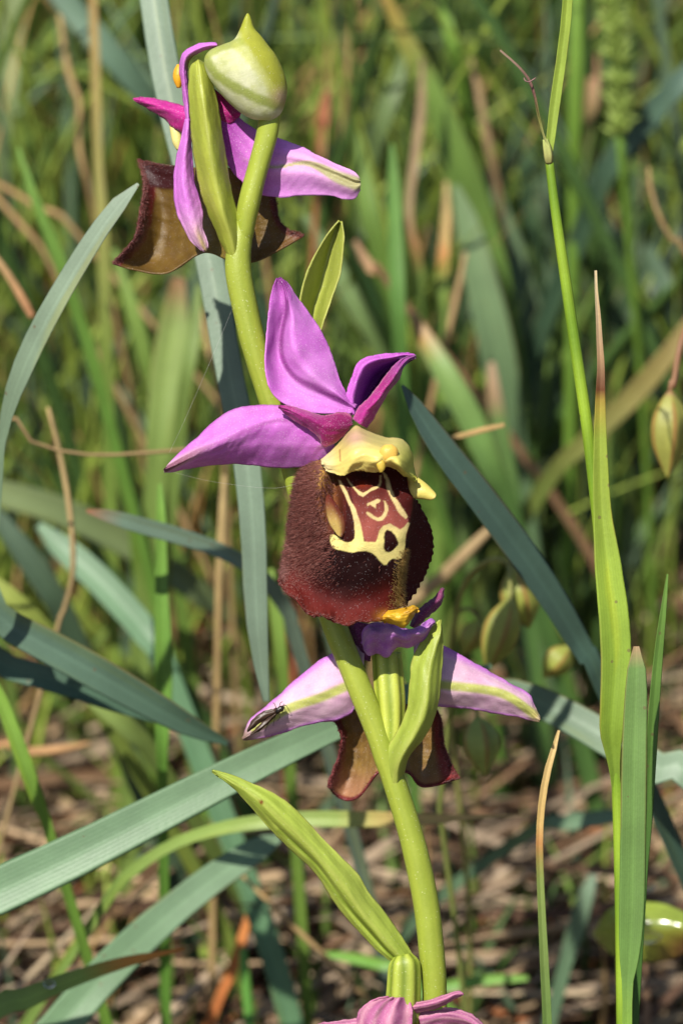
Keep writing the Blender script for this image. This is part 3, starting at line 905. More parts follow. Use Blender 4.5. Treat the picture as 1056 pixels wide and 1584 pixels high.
sheet('sepal', [ZD([(440, 160), (385, 195), (335, 231), (300, 250), (250, 290), (200, 330), (160, 370), (120, 404), (76, 440), (58, 476), (52, 500)], [.15, .2, .25, .2]),
                ZD([(440, 260), (390, 320), (335, 345), (300, 362), (250, 382), (205, 402), (170, 420), (130, 444), (92, 470), (68, 490), (52, 503)], [.05, .02, .08, .1, .16]),
                ZD([(440, 370), (412, 398), (398, 424), (350, 445), (300, 451), (240, 466), (180, 485), (130, 498), (92, 505), (70, 508), (54, 508)], [.15, .2, .25, .2])],
      M_PETAL, fl3, latc3([(450, 300), (390, 332), (300, 372), (200, 406), (90, 470)], c(120, 96, 60)), nu=34, nv=70, th=.035)
sheet('sepal', [ZD([(600, 170), (650, 180), (697, 205), (760, 240), (830, 280), (900, 320), (970, 360), (986, 395), (1004, 432)], [.15, .2, .25, .2]),
                ZD([(600, 290), (650, 315), (700, 332), (765, 338), (830, 348), (890, 365), (945, 390), (975, 412), (1004, 440)], [.05, .02, .08, .1, .16]),
                ZD([(600, 390), (640, 398), (676, 401), (735, 405), (800, 412), (870, 425), (930, 433), (970, 444), (1002, 450)], [.15, .2, .25, .2])],
      M_PETAL, fl3, latc3([(600, 310), (690, 330), (820, 345), (900, 366), (985, 425)], c(190, 170, 110)), nu=34, nv=70, th=.035)
PU3 = c(172, 100, 190)
sheet('sepal', [ZD([(432, 195), (438, 150), (480, 128), (530, 135), (580, 150), (622, 140), (652, 116), (668, 124)], [-.1, -.3, -.35, -.2]),
                ZD([(436, 205), (450, 180), (490, 168), (535, 170), (580, 172), (622, 165), (655, 140), (668, 130)], [-.15, -.42, -.48, -.25]),
                ZD([(438, 218), (462, 232), (502, 241), (540, 222), (580, 206), (620, 202), (650, 165), (668, 136)], [-.05, -.2, -.25, -.12])],
      M_PETAL, fl3, lambda U, V, X, Y: mix(PU3, c(196, 160, 170), np.clip(.2 + .6 * nz(U * 5, V * 7, 3), 0, 1)), nu=30, nv=50, th=.035,
      disp=lambda U, V, X, Y: (0, 4 * np.sin(V * 25) * U, .05 * np.sin(V * 22 + U * 3)))
sheet('petal', [ZD([(585, 140), (605, 100), (635, 70), (662, 52), (680, 30), (690, 19)], [.05, .1, .1]),
                ZD([(595, 146), (620, 112), (650, 84), (674, 66), (688, 44), (693, 20)], [-.02, .02, .08]),
                ZD([(606, 150), (640, 118), (664, 98), (684, 78), (696, 50), (696, 22)], [.05, .1, .1])],
      M_VELVET, fl3, lambda U, V, X, Y: np.broadcast_to(c(112, 42, 84), U.shape + (3,)), nu=14, nv=26, th=.045)
sheet('petal', [ZD([(378, 120), (392, 160), (408, 200), (430, 250)], [.1, .15]), ZD([(420, 130), (425, 165), (435, 205), (446, 252)], [.02, .08]),
                ZD([(480, 140), (475, 170), (468, 210), (462, 255)], [.1, .15])], M_VELVET, fl3,
      lambda U, V, X, Y: np.broadcast_to(c(112, 40, 96), U.shape + (3,)), nu=14, nv=20, th=.04)


def lipback3(U, V, X, Y):
    x, y = ZD.inv(X, Y)
    e = mix(c(134, 106, 52), c(96, 66, 34), np.clip(.5 + .5 * nz(x * .03, y * .03, 19), 0, 1))
    e = mix(e, c(156, 112, 80), sm(570, 680, y))
    e = mix(e, c(108, 30, 34), sm(.1, .05, U + .03 * nz(x * .08, y * .08, 2)) + sm(.9, .95, U) + sm(.95, .985, V))
    return e


lipb3, LB3 = sheet('lip', [
    ZD([(338, 440), (362, 470), (370, 510), (362, 555), (346, 600), (332, 635), (327, 657)], [.3, .35, .4, .4, .3]),
    ZD([(385, 420), (400, 480), (405, 530), (400, 590), (385, 640), (375, 675), (365, 692)], [.4, .6, .65, .5]),
    ZD([(440, 400), (450, 470), (450, 530), (445, 590), (436, 640), (430, 665), (420, 690)], [.35, .5, .5, .4]),
    ZD([(500, 390), (500, 450), (500, 510), (500, 560), (498, 590), (494, 600), (490, 606)], [.25, .35, .35, .3]),
    ZD([(560, 390), (565, 450), (570, 510), (575, 560), (578, 590), (580, 602), (580, 612)], [.25, .35, .35, .3]),
    ZD([(620, 400), (625, 450), (630, 510), (632, 570), (634, 620), (634, 645), (632, 656)], [.35, .5, .5, .4]),
    ZD([(672, 405), (688, 450), (692, 500), (702, 540), (718, 580), (735, 612), (744, 630)], [.3, .35, .4, .38, .3])],
    M_LIPBACK, fl3, lipback3, nu=100, nv=60, th=.05)
# ribbed ovary and its bract
body('ovary', ZD([(468, 225), (472, 300), (478, 380), (486, 460), (490, 540), (500, 600)], [.1, .02, -.02]),
     ZD([(556, 225), (564, 300), (570, 380), (568, 460), (560, 540), (555, 600)], [.1, .02, -.02]), M_STEM, fl3,
     lambda U, V, X, Y: mix(c(178, 186, 74), c(130, 146, 40), np.clip(.5 - .5 * np.cos(6 * U), 0, 1) ** 2), ns=60, nv=40, ratio=.9, mod=lambda p, v: 1 + .07 * np.cos(6 * p))
sheet('bract', [ZD([(682, 122), (672, 132), (640, 166), (611, 212), (591, 262), (584, 330), (578, 400), (560, 452), (532, 502), (508, 540), (498, 565), (500, 590)], [-.2, -.22, -.2, -.12, .02]),
                ZD([(684, 121), (684, 160), (668, 210), (652, 260), (642, 320), (636, 380), (622, 440), (598, 490), (572, 535), (550, 580), (540, 625), (540, 680)], [-.25, -.34, -.4, -.34, -.08]),
                ZD([(686, 123), (692, 152), (694, 220), (689, 300), (681, 380), (662, 450), (632, 502), (606, 532), (590, 555), (578, 580), (571, 605), (569, 625)], [-.2, -.22, -.2, -.12, .02])],
      M_BRACT, orchid, bractcol(7, c(176, 188, 84), c(142, 160, 56)), nu=32, nv=80, th=.04)

# rim hairs of the two lips turned away
for G, wtf, n, cc, pr in ((LB1, lambda G: sm(.06, 0, G['U']) + .6 * sm(.97, 1, G['U']) + .5 * sm(.05, 0, G['V']) * sm(.3, .1, G['U']), 2600, (c(150, 92, 86), c(84, 26, 22)), fl1),
                          (LB3, lambda G: sm(.05, 0, G['U']) + sm(.96, 1, G['U']) + .3 * sm(.97, 1, G['V']), 2000, (c(150, 80, 76), c(90, 26, 28)), fl3)):
    i, pos, nrm = pick(G, wtf(G), n)
    side = np.where(G['U'].ravel()[i] < .5, -1, 1)[:, None] * RT
    dirs = side * .7 + nrm * .5 + rng.normal(size=pos.shape) * .35
    dirs /= np.linalg.norm(dirs, axis=1, keepdims=True)
    hairs('lip_hair', pos, dirs, rng.uniform(.015, .045, n), .003, mix(cc[0], cc[1], rng.uniform(0, 1, n)), pr)

# ---- long lower bract, its ovary and the flower at the picture's foot
def bractlow(U, V, X, Y):
    e = bractcol(12, c(178, 192, 84), c(146, 168, 58))(U, V, X, Y)
    x, y = ZE.inv(X, Y)
    e = mix(e, c(110, 130, 34), sm(10, 2, sdl(x, y, np.array([(300, 310), (400, 400), (500, 530), (620, 660), (715, 775)]))[0]) * .7)
    return mix(e, c(120, 56, 20), sm(10, 5, np.hypot(x - 237, y - 208)))


sheet('bract', [ZE([(64, 97), (130, 110), (200, 140), (270, 170), (340, 215), (400, 275), (450, 330), (520, 400), (580, 462), (622, 530), (672, 592), (722, 662), (775, 748), (800, 810)], [-.5, -.45, -.3, -.1, 0]),
                ZE([(66, 99), (120, 130), (180, 165), (245, 215), (310, 275), (370, 330), (425, 385), (490, 460), (545, 530), (595, 600), (650, 665), (700, 725), (745, 775), (775, 820)], [-.5, -.55, -.42, -.24, -.06]),
                ZE([(66, 100), (105, 135), (150, 170), (180, 205), (222, 254), (280, 318), (350, 388), (420, 452), (480, 540), (540, 622), (600, 688), (655, 742), (710, 785), (750, 825)], [-.5, -.42, -.26, -.1, 0])],
      M_BRACT, orchid, bractlow, nu=34, nv=90, th=.04, disp=lambda U, V, X, Y: (0, 0, .05 * np.exp(-((U - .75) / .07) ** 2) * sm(.2, .4, V)))
fl4 = empty('flower', P(625, 1560, 0), orchid)
fl4['label'] = 'lowest flower with drooping dusky pink sepals'
body('ovary', ZE([(712, 760), (694, 790), (688, 860), (684, 930), (690, 1000)], -.1), ZE([(770, 745), (798, 780), (802, 860), (800, 930), (795, 1000)], -.1), M_STEM, fl4,
     lambda U, V, X, Y: mix(c(160, 172, 66), c(112, 130, 36), np.clip(.5 - .5 * np.cos(6 * U), 0, 1) ** 2), ns=60, nv=30, ratio=.9, mod=lambda p, v: 1 + .07 * np.cos(6 * p))
DUS = c(176, 100, 142)
dusk = lambda U, V, X, Y: mix(DUS, c(206, 152, 164), np.clip(.3 + .7 * np.sin(U * 22 + 2 * nz(U * 3, V * 3, 4)), 0, 1) * .6)
sheet('sepal', [ZE([(690, 902), (640, 912), (600, 935), (582, 970), (578, 1020), (582, 1080)], [-.22, -.3, -.3]), ZE([(715, 904), (690, 930), (670, 970), (660, 1010), (655, 1060), (655, 1110)], [-.3, -.42, -.4]),
                ZE([(762, 902), (772, 935), (775, 970), (772, 1010), (765, 1060), (755, 1110)], [-.22, -.3, -.3])], M_PETAL, fl4, dusk, nu=30, nv=36, th=.035,
      disp=lambda U, V, X, Y: (0, 0, .03 * np.sin(U * 16)))
sheet('sepal', [ZE([(770, 925), (830, 912), (885, 895), (930, 880), (956, 888)], [-.15, -.25, -.25]), ZE([(775, 940), (840, 928), (890, 912), (930, 894), (957, 891)], [-.22, -.34, -.28]),
                ZE([(780, 962), (845, 948), (890, 932), (925, 910), (956, 896)], [-.15, -.25, -.25])], M_PETAL, fl4, dusk, nu=18, nv=30, th=.035)
sheet('sepal', [ZE([(790, 950), (860, 938), (930, 942), (990, 966), (1040, 1010)], [-.05, -.12]), ZE([(800, 985), (870, 968), (930, 970), (985, 990), (1035, 1025)], [-.14, -.22]),
                ZE([(810, 1040), (880, 1010), (930, 1005), (980, 1018), (1030, 1040)], [-.05, -.12])], M_PETAL, fl4, dusk, nu=20, nv=30, th=.035)
sheet('sepal', [ZE([(590, 975), (540, 982), (480, 990), (440, 996)], [-.1, -.15]), ZE([(592, 1000), (540, 1002), (480, 1004), (440, 1002)], [-.16, -.2]),
                ZE([(595, 1040), (540, 1030), (480, 1018), (440, 1008)], [-.1, -.15])], M_PETAL, fl4, dusk, nu=16, nv=24, th=.035)
sheet('lip', [ZE([(760, 960), (770, 1000), (760, 1060)], [.05, 0]), ZE([(800, 955), (815, 1000), (815, 1070)], [-.05, -.2]), ZE([(850, 965), (870, 1010), (880, 1060)], [.05, 0])],
      M_LIP, fl4, lambda U, V, X, Y: np.broadcast_to(c(96, 36, 22), U.shape + (3,)), nu=16, nv=16, th=.05)

# ------------------------------------------------------------------ the small fly on a sepal
fy = zoom(350, 900, 2.07)
fly = empty('fly', P(*fy([(130, 440)])[0], .05))
tag(fly, 'small dark fly resting on the pale pink sepal', 'fly')
FD = .0
const = lambda cc: (lambda U, V, X, Y: np.broadcast_to(cc, U.shape + (3,)))
body('body', fy([(182, 396), (172, 398), (160, 402), (146, 410), (132, 420), (118, 432), (104, 446)], FD), fy([(186, 404), (182, 414), (172, 422), (160, 426), (146, 434), (130, 444), (108, 452)], FD), M_INSECT, fly,
     const(c(34, 26, 18)), ns=16, nv=26, mod=lambda p, v: 1 - .25 * np.exp(-((v - .22) / .05) ** 2) - .12 * np.exp(-((v - .55) / .05) ** 2))
M_WING = material('fly_wing', rough=.4, transl=.1, spec=.4, var=.35, var_size=.03)
for a, b in (([(160, 405), (120, 415), (80, 445), (66, 478)], [(158, 420), (124, 440), (92, 466), (68, 482)]), ([(158, 418), (126, 440), (96, 468), (76, 490)], [(160, 428), (134, 455), (106, 478), (80, 490)])):
    a, b = fy(a, FD - .06), fy(b, FD - .06)
    sheet('wing', [a, (a + b) / 2 + [0, 0, -.015], b], M_WING, fly, const(c(62, 44, 32)), nu=8, nv=16, th=.008)
for k, (bx, by, kx, ky, fx, fyy) in enumerate(((168, 420, 172, 434, 164, 446), (158, 426, 152, 448, 150, 462), (146, 434, 134, 456, 124, 478), (178, 398, 190, 396, 196, 404), (170, 400, 172, 390, 180, 384), (158, 404, 156, 394, 150, 388))):
    q = fy([(bx, by), (kx, ky), (fx, fyy)])
    tube('leg', cr(P(q[:, 0], q[:, 1], np.array([FD, FD - .05, FD + .08])), 9), np.full(9, .0035), M_INSECT, fly, lambda u, v: c(30, 22, 16), ns=5)

# ------------------------------------------------------------------ grasses around it
GL, GLD = c(118, 152, 136), c(84, 122, 106)            # bluish-green leaf
LM, LMD = c(142, 172, 62), c(100, 140, 44)             # yellow-green leaf
MG, MGD = c(104, 136, 70), c(68, 106, 48)
TAN, TAND, ORG, BRN = c(190, 160, 112), c(150, 114, 78), c(186, 112, 56), c(120, 84, 60)


def tone(cc, sat=.95):
    """the meadow's greens are dusty: a little greyer and less blue"""
    g_ = (cc * [.3, .59, .11]).sum(-1, keepdims=True)
    blu = sm(.42, .7, cc[..., 2] / (cc[..., 1] + 1e-6))[..., None]      # glaucous leaves are greyer still
    return (g_ + (cc - g_) * (sat - .06 * blu)) * [.96, .92, .74] * (1 - .08 * blu)


def leaf_path(pts, root, nv, thin=False):
    a = np.array(pts, float)
    Wp = P(a[:, 0], a[:, 1], a[:, 3])
    w = a[:, 2] / K * (D + a[:, 3]) / D
    if root:
        T = Wp[-1] - Wp[-2]
        T /= np.linalg.norm(T)
        h = Wp[-1][2]
        k = min(9.0, max(h, 1) * .75)
        hz = T * [1, 1, 0] * k
        mid = Wp[-1] + hz * .68
        mid[2] = h * .58 + np.clip(T[2], -1, 1) * k * .25
        end = Wp[-1] + hz
        end[2] = -.6
        Wp = np.vstack([Wp, mid, end])
        w = np.r_[w, w[-1], w[-1] * .9] if thin else np.r_[w, max(w[-1], .14), max(w[-1] * .7, .12)]
    sl = np.r_[0, np.cumsum(np.linalg.norm(np.diff(Wp, axis=0), axis=1))]
    q = cr(np.c_[Wp, w], nv)
    return q[:, :3], np.clip(q[:, 3], .012, None), sl[len(pts) - 1] / sl[-1]


def hero(label, pts, stops, fold=.22, twist=0.0, tilt=0.0, root=True, group=None, name='grass_leaf', mat=None, nv=54, parent=None, round_=False, cat='grass', seed=0):
    if root and pts[-1][1] < 900 and pts[0][3] >= 6.5:
        pts = [(a_, b_, w_, d_ * 1.6) for a_, b_, w_, d_ in pts]
    Pc, w, vis = leaf_path(pts, root, nv, round_)
    n0 = -FWD + UP * .25 + RT * tilt
    if round_ and mat is M_DRY:
        stops = [(t, mix(x, c(170, 150, 116), np.array(.45))) for t, x in stops]
        w = w * .75 * (1 + .12 * nz(np.linspace(0, 30, nv), 0, int(abs(pts[0][0]))))
    if round_:
        V, F, uv = tube_geo(Pc, w / 2, 10, flat=.55)
    else:
        w = w * (1 + .035 * nz(np.linspace(0, 22, nv), 0, int(abs(pts[0][1]))))
        V, F, uv = blade_geo(Pc, w, n0, fold, twist=twist, na=13)
    cc = ramp([(t * vis, x) for t, x in stops], uv[:, 1])
    cc = tone(cc) * (1 + .12 * nz(uv[:, 0] * 3, uv[:, 1] * 12, seed + int(abs(pts[0][0])))[:, None])
    if not round_:
        ua, va = uv[:, 0], uv[:, 1]
        cc = cc * (1 + .16 * np.exp(-((ua - .5) / .05) ** 2) + .05 * nz(ua * 30, va * 4, seed + 3))[:, None]
        edge = sm(.42, .5, np.abs(ua - .5)) * sm(.1, .6, nz(va * 9, ua * 2, int(abs(pts[0][0] * 3))))
        cc = mix(cc, c(150, 128, 70) * .8, edge * .7)
        yl = sm(.45, .9, nz(va * 7, ua * 3, int(abs(pts[-1][0])) + 9))
        cc = mix(cc, cc * [1.25, 1.05, .6], yl * .6)
    o = mesh_obj(name, V, F, mat or M_GRASS, parent, cc, uv)
    if parent is None:
        tag(o, label, cat, group)
    return o


G2 = lambda a, b=None: [(0, a), (1, b if b is not None else a)]

# -- the tall culm beside the orchid
culm = empty('grass_culm', P(955, 1584, .3))
tag(culm, 'tall jointed grass culm with a withered purple thread at its joint', 'grass')
tube('stem', P(*np.array([(p[0], p[1], p[2]) for p in cr([(848, 236, .1), (858, 320, .1), (874, 430, .12), (890, 540, .15), (905, 640, .15), (916, 725, .2), (930, 850, .25), (944, 1000, .3), (952, 1150, .35), (957, 1300, .4), (960, 1450, .4), (962, 1640, .4), (962, 1900, .6), (962, 2350, 1.2)], 90)]).T),
     np.interp(np.linspace(0, 1, 90), [0, .1, .3, .5, 1], [.045, .058, .068, .06, .06]), M_GRASS, culm, lambda u, v: mix(c(150, 178, 52), c(118, 152, 40), .5 + .5 * np.sin(v * 60)), ns=14)
hero('', [(880, -60, 16, -.1), (876, 20, 16, -.05), (868, 90, 16, 0), (858, 160, 16, .05), (850, 225, 13, .08), (848, 245, 11, .1)], G2(c(146, 170, 60), c(150, 176, 70)), root=False, parent=culm, name='upper_leaf', fold=.5)
tube('node', P(*np.array([(p[0], p[1], p[2]) for p in cr([(843, 215, .06), (846, 228, .06), (848, 240, .06), (849, 252, .08)], 14)]).T), np.array([.03, .034, .038, .042, .045, .047, .048, .049, .05, .05, .049, .046, .042, .036]), M_DRY, culm,
     lambda u, v: mix(c(160, 170, 96), c(156, 150, 90), v), ns=12)
hero('', [(773, 77, 3, -.2), (790, 92, 4, -.18), (806, 108, 5, -.15), (818, 126, 7, -.1), (826, 150, 7, -.05), (832, 180, 8, 0), (840, 208, 9, .03), (845, 225, 10, .05)],
     [(0, c(176, 150, 140)), (.5, c(140, 96, 100)), (.75, c(150, 150, 84)), (1, c(170, 180, 120))], root=False, parent=culm, name='withered_thread', fold=.6, mat=M_DRY, twist=1.5)
tube('tendril', P(*np.array([(p[0], p[1], p[2]) for p in cr([(828, 120, -.1), (818, 126, -.16), (812, 124, -.18), (810, 120, -.14)], 10)]).T), np.full(10, .006), M_DRY, culm, lambda u, v: c(160, 120, 120), ns=6)
hero('', [(921, 418, 4, -.05), (922, 450, 5, -.05), (925, 490, 8, -.02), (927, 530, 10, 0), (929, 568, 12, .02), (928, 620, 16, .05), (928, 700, 22, .08), (931, 790, 28, .1), (940, 880, 42, .1), (949, 960, 48, .1), (952, 1030, 48, .12), (948, 1090, 42, .15), (945, 1130, 36, .2), (947, 1160, 26, .26), (950, 1190, 17, .3), (953, 1225, 13, .36)],
     [(0, c(210, 196, 170)), (.17, c(176, 140, 110)), (.225, c(110, 60, 40)), (.25, c(170, 150, 60)), (.32, c(150, 172, 60)), (.7, c(138, 170, 56)), (1, c(128, 160, 54))], root=False, parent=culm, name='leaf_sheath', fold=.45)

# -- individual leaves that the picture shows sharply or large
T1 = [(0, c(214, 190, 140)), (.3, c(206, 176, 116)), (.36, c(190, 130, 80)), (.42, c(130, 150, 80)), (1, c(104, 140, 74))]
hero('blunt-tipped upright grass leaf with a bitten end beside the tall culm', [(984, 1000, 9, -.5), (984, 1012, 18, -.5), (984, 1050, 32, -.5), (981, 1150, 38, -.48), (979, 1280, 40, -.45), (977, 1400, 40, -.42), (974, 1470, 34, -.4), (971, 1506, 22, -.38), (970, 1540, 16, -.36), (969, 1640, 16, -.3)],
     [(0, c(180, 150, 120)), (.02, c(110, 146, 84)), (.8, c(104, 142, 72)), (.9, c(130, 170, 70)), (1, c(120, 160, 60))], fold=.18)
hero('slender pointed dark green leaf growing behind the blunt-tipped leaf', [(1032, 888, 3, .2), (1026, 940, 10, .2), (1019, 1000, 15, .25), (1011, 1090, 19, .3), (1004, 1200, 20, .4), (998, 1300, 17, .5), (990, 1420, 15, .6)], G2(c(110, 150, 70), c(70, 112, 50)), tilt=.4)
hero('thin upright leaf with a bleached straw tip', [(864, 1130, 4, .6), (856, 1160, 9, .6), (845, 1200, 11, .6), (837, 1250, 11, .65), (834, 1310, 11, .7), (837, 1400, 12, .7), (842, 1500, 14, .7), (848, 1640, 15, .8)], T1, fold=.5)
hero('arching pale blue-green leaf bending down from the topmost flower', [(214, 284, 6, 1.0), (196, 302, 26, 1.0), (160, 348, 34, 1.1), (112, 424, 38, 1.3), (66, 506, 40, 1.5), (34, 575, 38, 1.7), (14, 630, 26, 1.9), (2, 690, 16, 2.1), (-6, 780, 20, 2.4)], G2(c(142, 164, 156), c(120, 150, 128)), fold=.15, tilt=-.4)
hero('long straight blue-green leaf hanging down behind the stem', [(412, 1085, 10, 2.8), (402, 1010, 28, 2.6), (396, 930, 38, 2.5), (392, 820, 42, 2.4), (380, 700, 44, 2.4), (352, 560, 44, 2.6), (328, 420, 46, 2.8), (296, 280, 46, 3), (262, 140, 46, 3.2), (243, 30, 45, 3.4), (232, -60, 44, 3.6), (228, -170, 42, 4.6), (234, -240, 40, 8), (240, -250, 36, 14), (244, -200, 34, 18)], G2(c(124, 150, 140), c(112, 142, 116)), fold=.18, tilt=-.2, nv=90)
hero('broad blue-green leaf lying across behind the long lower bract', [(760, 1030, 8, 4.2), (640, 1072, 34, 3.6), (520, 1124, 44, 3.0), (400, 1180, 54, 2.7), (250, 1256, 64, 2.5), (120, 1322, 70, 2.4), (-20, 1388, 74, 2.4), (-120, 1440, 74, 2.5)], G2(c(116, 150, 124), c(112, 150, 120)), fold=.14, tilt=.1)
hero('dark blue-green leaf slanting behind the patterned lip', [(622, 596, 5, 2.0), (640, 628, 30, 2.1), (680, 690, 48, 2.3), (740, 768, 56, 2.6), (800, 850, 58, 3), (858, 935, 52, 3.4), (905, 1015, 42, 3.8), (930, 1060, 36, 4)], G2(c(84, 116, 112), c(74, 108, 98)), fold=.2, tilt=.6)
hero('blue-green leaf descending past the blunt-tipped leaf', [(700, 1062, 20, 5.2), (790, 1072, 46, 4.9), (870, 1104, 52, 4.6), (950, 1150, 54, 4.3), (1020, 1190, 52, 4.1), (1100, 1232, 48, 4)], G2(c(76, 108, 82), c(128, 158, 140)), fold=.16)
hero('blue-green leaf with a bent tip lying low over the straw', [(432, 1296, 12, 6.4), (400, 1314, 38, 6.2), (330, 1360, 48, 5.9), (250, 1424, 52, 5.6), (170, 1500, 58, 5.2), (90, 1592, 60, 4.9), (30, 1670, 60, 4.8)], G2(c(128, 162, 140), c(104, 144, 108)), fold=.15)
hero('dark green leaf sloping toward the broad blue-green one', [(352, 1150, 8, 4.4), (290, 1122, 34, 4.1), (200, 1070, 50, 3.8), (100, 1014, 54, 3.6), (0, 962, 46, 3.5), (-80, 930, 44, 3.6)], G2(c(78, 112, 98), c(104, 138, 128)), fold=.3, tilt=-.2)
hero('lower of two dark leaves that slope in parallel', [(300, 1130, 8, 5.0), (200, 1092, 34, 4.8), (100, 1058, 40, 4.6), (0, 1030, 40, 4.6), (-90, 1010, 40, 4.6)], G2(c(66, 100, 84), c(90, 126, 114)), fold=.25)
hero('dull grey-green leaf drooping across the turf', [(372, 965, 10, 8.6), (330, 935, 34, 8.3), (260, 882, 44, 8), (180, 832, 46, 7.8), (90, 790, 46, 7.6), (0, 764, 44, 7.5), (-90, 748, 40, 7.6)], G2(c(112, 132, 92), c(120, 138, 98)), fold=.2)
hero('short blue-green leaf with a brown tip pointing sideways', [(134, 790, 6, 4.5), (165, 798, 20, 4.6), (220, 814, 26, 4.8), (290, 834, 26, 5.1), (352, 858, 24, 5.4), (402, 890, 24, 5.8), (440, 940, 23, 6.2), (464, 1010, 22, 6.6)], [(0, c(170, 120, 96)), (.1, c(120, 150, 140)), (1, c(124, 150, 140))], fold=.2)
hero('blue-green leaf leaning behind the grey-green one', [(60, 812, 12, 10), (100, 850, 40, 9.8), (160, 905, 44, 9.6), (230, 985, 44, 9.4), (262, 1050, 38, 9.3)], G2(c(112, 150, 124), c(96, 140, 108)))
hero('upright bright green leaf rising to a narrow point beneath the violet sepal', [(247, 748, 6, 5.6), (249, 800, 16, 5.6), (250, 900, 21, 5.7), (253, 1010, 27, 5.8), (253, 1080, 26, 5.9), (251, 1150, 20, 6), (252, 1240, 16, 6.4)], G2(c(116, 160, 70), c(100, 150, 62)), fold=.3)
hero('wide faded green leaf standing behind the violet sepal', [(276, 430, 20, 7.4), (270, 500, 46, 7.4), (258, 580, 50, 7.4), (248, 680, 44, 7.4), (240, 760, 34, 7.5)], [(0, c(140, 104, 74)), (.08, c(134, 116, 76)), (.18, c(128, 150, 84)), (1, c(118, 146, 74))])
hero('thin bright green leaf dropping to the litter', [(-20, 1040, 20, 4.6), (8, 1100, 22, 4.7), (38, 1180, 24, 4.8), (62, 1248, 20, 5), (80, 1300, 16, 5.2)], G2(c(132, 172, 72), c(116, 160, 66)), fold=.35)
hero('long green leaf with a yellowing edge arching over the turf', [(590, -20, 12, 9.5), (620, 48, 28, 9.5), (660, 130, 44, 9.5), (706, 240, 54, 9.6), (742, 350, 60, 9.8), (768, 470, 62, 10), (788, 600, 58, 10.5), (800, 700, 50, 11)], [(0, c(170, 140, 70)), (.2, c(112, 144, 66)), (1, c(84, 124, 62))], tilt=.3)
hero('green leaf with a scorched orange tip slanting behind the column', [(636, 484, 10, 7.4), (655, 520, 28, 7.3), (690, 580, 38, 7.2), (728, 650, 42, 7.2), (760, 725, 38, 7.3), (790, 800, 32, 7.6)], [(0, c(170, 136, 100)), (.12, c(160, 124, 66)), (.24, c(120, 152, 84)), (1, c(96, 140, 76))])
hero('pale blue-green leaf standing behind the scorched leaf', [(752, 260, 12, 11), (772, 330, 36, 11), (796, 420, 52, 11), (826, 545, 58, 11), (858, 690, 52, 11.2), (880, 780, 44, 11.6)], G2(c(90, 116, 84), c(80, 108, 82)))
hero('leaf with a torn pinkish end rising in front of the pale leaf', [(760, 560, 9.6, 8.5), (764, 610, 22.4, 8.5), (776, 680, 25.6, 8.6), (794, 770, 24.0, 8.8), (806, 850, 22.4, 9)], [(0, c(190, 160, 138)), (.2, c(170, 146, 120)), (.28, c(108, 142, 84)), (1, c(92, 132, 74))])
hero('bright green culm standing behind the withered thread', [(893, -40, 20, 9.5), (892, 60, 22, 9.5), (890, 170, 22, 9.6), (888, 280, 20, 9.8), (886, 400, 18, 10)], G2(c(120, 160, 60), c(110, 150, 56)), round_=True)
hero('dark blue leaf crossing behind the fuzzy green ear', [(1090, 90, 30, 9), (1050, 130, 36, 9), (1000, 186, 40, 9.2), (950, 250, 40, 9.4), (915, 320, 34, 9.7)], G2(c(86, 118, 112), c(70, 104, 84)))
hero('leaf with a brown margin slanting past the hanging bud', [(1090, 468, 20, 8), (1040, 540, 30, 8), (980, 612, 34, 8.2), (900, 690, 30, 8.5), (840, 756, 26, 8.9)], [(0, c(150, 130, 84)), (.4, c(140, 132, 80)), (1, c(112, 130, 66))])
hero('pale green leaf with a straw point lying level behind the stem', [(806, 1262, 3, 5.6), (740, 1264, 8, 5.5), (655, 1268, 18, 5.4), (560, 1268, 26, 5.3), (470, 1268, 26, 5.3), (390, 1274, 24, 5.4), (320, 1288, 20, 5.6), (262, 1310, 18, 5.8), (210, 1345, 18, 6), (165, 1395, 17, 6.3)], [(0, c(200, 170, 120)), (.3, c(180, 160, 100)), (.4, c(140, 164, 86)), (1, c(128, 160, 84))])
hero('leaf with an orange tip carrying a dew drop', [(286, 1468, 3, 4.4), (240, 1478, 10, 4.3), (190, 1490, 18, 4.2), (110, 1516, 26, 4), (40, 1546, 34, 3.9), (-40, 1590, 40, 3.9)], [(0, c(206, 132, 50)), (.3, c(196, 140, 56)), (.45, c(134, 160, 74)), (1, c(112, 146, 72))])
hero('small upright green shoot among the dry straw', [(376, 1468, 12, 9), (378, 1500, 15, 9), (384, 1560, 16, 9), (390, 1640, 16, 9)], G2(c(100, 160, 70), c(90, 150, 60)), round_=True)
hero('small blue-green leaf lying on the straw', [(918, 1352, 10, 10), (905, 1390, 26, 10), (890, 1440, 28, 10.2), (874, 1494, 22, 10.4)], G2(c(128, 158, 140), c(110, 146, 120)))
hero('green blade pressed flat at the foot of the stem', [(816, 1514, 8, 9), (780, 1515, 15, 9), (730, 1520, 18, 9), (680, 1530, 18, 9), (640, 1545, 18, 9)], G2(c(110, 160, 64), c(104, 156, 60)))
hero('short green blade showing under the long lower bract', [(500, 1476, 8, 9), (540, 1482, 16, 9), (590, 1494, 18, 9), (630, 1510, 18, 9)], G2(c(108, 160, 66), c(104, 156, 60)))
hero('blue-green leaf crossing low behind the bleached tip', [(1000, 1256, 10, 9), (940, 1264, 24, 9), (880, 1274, 26, 9.2), (820, 1288, 20, 9.6)], G2(c(110, 146, 124), c(96, 130, 106)))
hero('orange dead blade stuck upright in the litter', [(392, 1386, 4, 9.6), (378, 1440, 14, 9.6), (360, 1500, 18, 9.6), (338, 1548, 16, 9.7)], G2(c(196, 128, 74), c(180, 108, 62)), mat=M_DRY, name='dry_grass_leaf')
